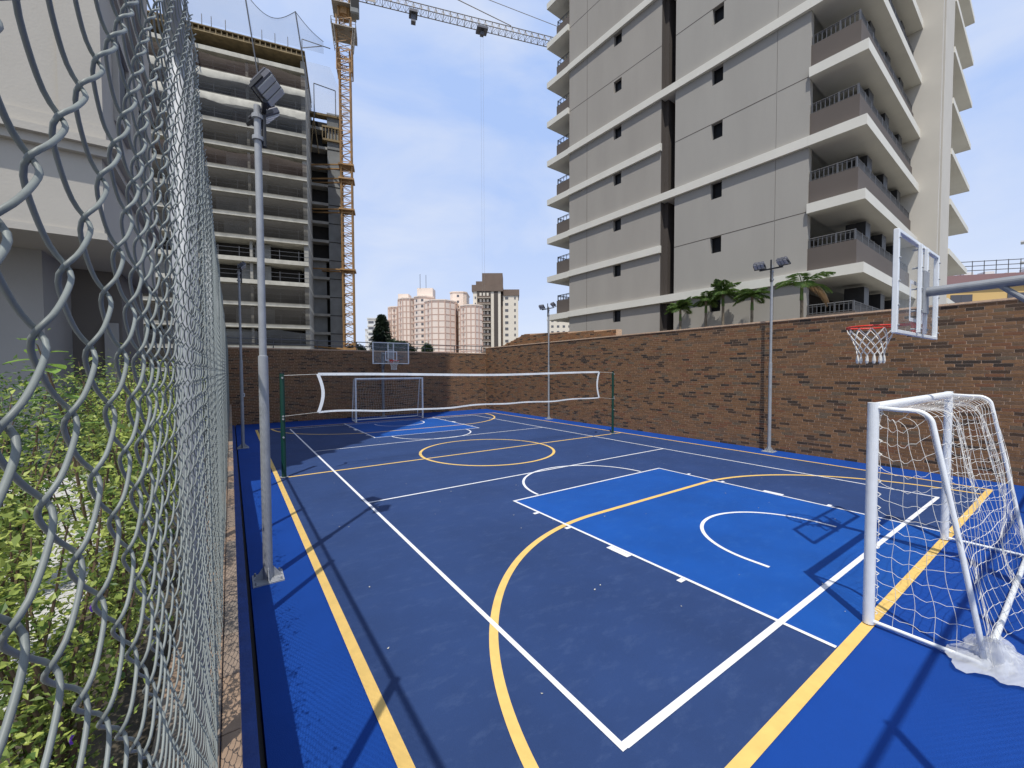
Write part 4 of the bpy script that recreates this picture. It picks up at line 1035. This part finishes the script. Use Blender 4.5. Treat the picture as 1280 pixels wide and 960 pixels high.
# ================================================================ garden plants
def shrub(x, y_, h_, rx, ry, n_, size, label, m_='leaf', seed=0, z0=.86, flowers=0, stems=9):
    rd = random.Random(seed); t = empty('garden_shrub', (x, y_, z0), label, 'shrub', 'shrubs between the fence and the beige building')
    P = []; b = MB()
    for i in range(stems):
        a = rd.uniform(0, 2*PI); e = Vector((math.cos(a)*rx*rd.uniform(.3, 1), math.sin(a)*ry*rd.uniform(.3, 1), h_*rd.uniform(.72, 1.08)))
        m1 = Vector((e.x*.35+rd.uniform(-.05, .05), e.y*.35, e.z*.5)); pts = [Vector((0, 0, 0)), m1*.6, m1, m1.lerp(e, .5)+Vector((rd.uniform(-.03, .03), rd.uniform(-.03, .03), .02)), e]
        b.tube(pts, [.009, .008, .006, .004, .002], 5)
        for j in range(n_//stems):
            u = rd.random()**.7; k = u*4; q = min(3, int(k)); p = pts[q].lerp(pts[q+1], k-q); s_ = .05+.13*u; p = p+Vector((rd.gauss(0, s_*rx*1.6), rd.gauss(0, s_*ry*1.6), rd.gauss(0, .06))); 
            if p.z > .02: P.append(tuple(p))
    b.build('stems', M['stem'], t, rel=False)
    V, F = leaves(np.array(P), size, .52, .1); o = bpy.data.objects.new('foliage', arrmesh('foliage', V, F, [M[m_]])); COL.objects.link(o); o.parent = t; tag(o, kind='stuff')
    for i in range(flowers):
        c = Vector((rd.uniform(.0, rx*.8), rd.uniform(-ry, ry*.5), h_*rd.uniform(.45, .8))); f = MB()
        for k in range(5):
            a = 2*PI*k/5; d = Vector((.4, math.cos(a), math.sin(a))); n1 = Vector((0, -math.sin(a), math.cos(a))); f.add([c, c+d*.009+n1*.006, c+d*.017, c+d*.009-n1*.006], [(0, 1, 2, 3)])
        f.build('flower', M['purple'], t, rel=False)
    return t
sh = [
 (-.42, 1.05, .62, .20, .34, 1500, .022, 'leafy green shrub closest to the camera, at the lower left corner', 'leaf', 1),
 (-.48, 1.75, .95, .24, .36, 2200, .026, 'bright shrub with purple flowers behind the first fence post', 'leaf', 2),
 (-.75, 2.05, 1.05, .28, .36, 1900, .030, 'yellow green shrub further from the fence, left of the purple flowers', 'leaf', 3),
 (-.45, 2.6, 1.15, .24, .42, 2400, .028, 'twiggy light green shrub hugging the fence', 'leaf', 4),
 (-.95, 2.9, 1.25, .34, .40, 1900, .032, 'airy shrub with reddish stems in front of the gravel path', 'leaf', 5),
 (-.48, 3.6, 1.25, .26, .46, 2200, .030, 'dense sunlit shrub at mid distance along the fence', 'leaf', 6),
 (-1.15, 4.0, 1.30, .40, .45, 2000, .036, 'dark green shrub at the foot of the grey recessed wall', 'leaf_d', 7),
 (-.52, 4.7, 1.30, .28, .5, 2000, .034, 'tall yellow green shrub beyond the second fence post', 'leaf', 8),
 (-.95, 5.4, 1.35, .40, .5, 1900, .038, 'wide shrub in the middle of the bed near the building corner', 'leaf', 9),
 (-.5, 6.0, 1.30, .28, .6, 1600, .038, 'far shrub against the fence below the building corner', 'leaf', 10),
 (-1.05, 7.0, 1.35, .45, .6, 1700, .042, 'bushy dark shrub right at the building corner', 'leaf_d', 11),
 (-.55, 7.8, 1.30, .3, .8, 1500, .045, 'last shrub before the shaded stretch beside the building', 'leaf', 12),
 (-1.9, 5.6, 1.25, .5, .5, 1800, .040, 'dark leafy shrub at the left picture edge by the grey wall', 'leaf_d', 13),
 (-.80, 1.25, .55, .25, .25, 900, .024, 'low shrub at the left edge beside the pale gravel', 'leaf', 14),
 (-1.0, 9.6, 1.3, .35, .9, 1500, .05, 'shaded shrub beside the building flank', 'leaf_d', 15)]
for i, a in enumerate(sh): shrub(*(a[:2]+(a[2]*(1.13 if a[1] > 1.6 else 1),)+a[3:5]+(int(a[5]*1.7),)+a[6:]), flowers=3 if i == 1 else 0, stems=13)
# slender sapling with large leaves rising over the shrubs
t = empty('sapling', (-.56, 2.42, .86), 'slender sapling with large pale green leaves rising above the shrubs', 'plant')
st_ = [Vector(p) for p in [(.06, .12, 0), (.04, .08, .7), (.0, .03, 1.2), (-.03, -.02, 1.42), (-.06, -.05, 1.58)]]
MB().tube(st_, [.008, .007, .005, .004, .002], 6).build('stem', M['stem'], t, rel=False)
rd = random.Random(5)
for i in range(16):
    u = .55+.45*i/15; k = u*4; q = min(3, int(k)); p = st_[q].lerp(st_[q+1], k-q); a = i*2.4; s_ = rd.uniform(.055, .085)
    d = Vector((math.cos(a), math.sin(a), rd.uniform(-.1, .35))).normalized(); sd = d.cross(Vector((0, 0, 1))).normalized(); c = p+d*.03
    b = MB(); b.tube([p, c], .0014, 4)
    prof = [(0, .0), (.2, .24), (.45, .34), (.75, .22), (1, 0)]
    vs = []; 
    for f_, w_ in prof:
        m_ = c+d*s_*f_+Vector((0, 0, -.25*f_*f_*s_)); vs += [m_+sd*w_*s_+Vector((0, 0, .06*s_)), m_, m_-sd*w_*s_+Vector((0, 0, .06*s_))]
    b.add(vs, [f for j in range(4) for f in ((j*3, j*3+1, j*3+4, j*3+3), (j*3+1, j*3+2, j*3+5, j*3+4))]); b.build('leaf', M['leaf_big'], t, rel=False)

# small pale flecks of leaf and paper blown over the court
V = []; F = []
for i in range(130):
    x, y_ = rng.uniform(1, 11.8), rng.uniform(1.3, 16); a = rng.uniform(0, 6.3); r_ = rng.uniform(.006, .018); b4 = len(V)
    for k in range(4): V.append((x+r_*math.cos(a+k*1.57)*(1 if k % 2 else .5), y_+r_*math.sin(a+k*1.57)*(1 if k % 2 else .5), .0105+.004*(k % 2)))
    F.append((b4, b4+1, b4+2, b4+3))
o = bpy.data.objects.new('blown_flecks', arrmesh('blown_flecks', V, F, [M['conc_l']])); COL.objects.link(o); tag(o, 'tiny pale flecks of leaf and paper scattered over the blue court', 'litter', kind='stuff')
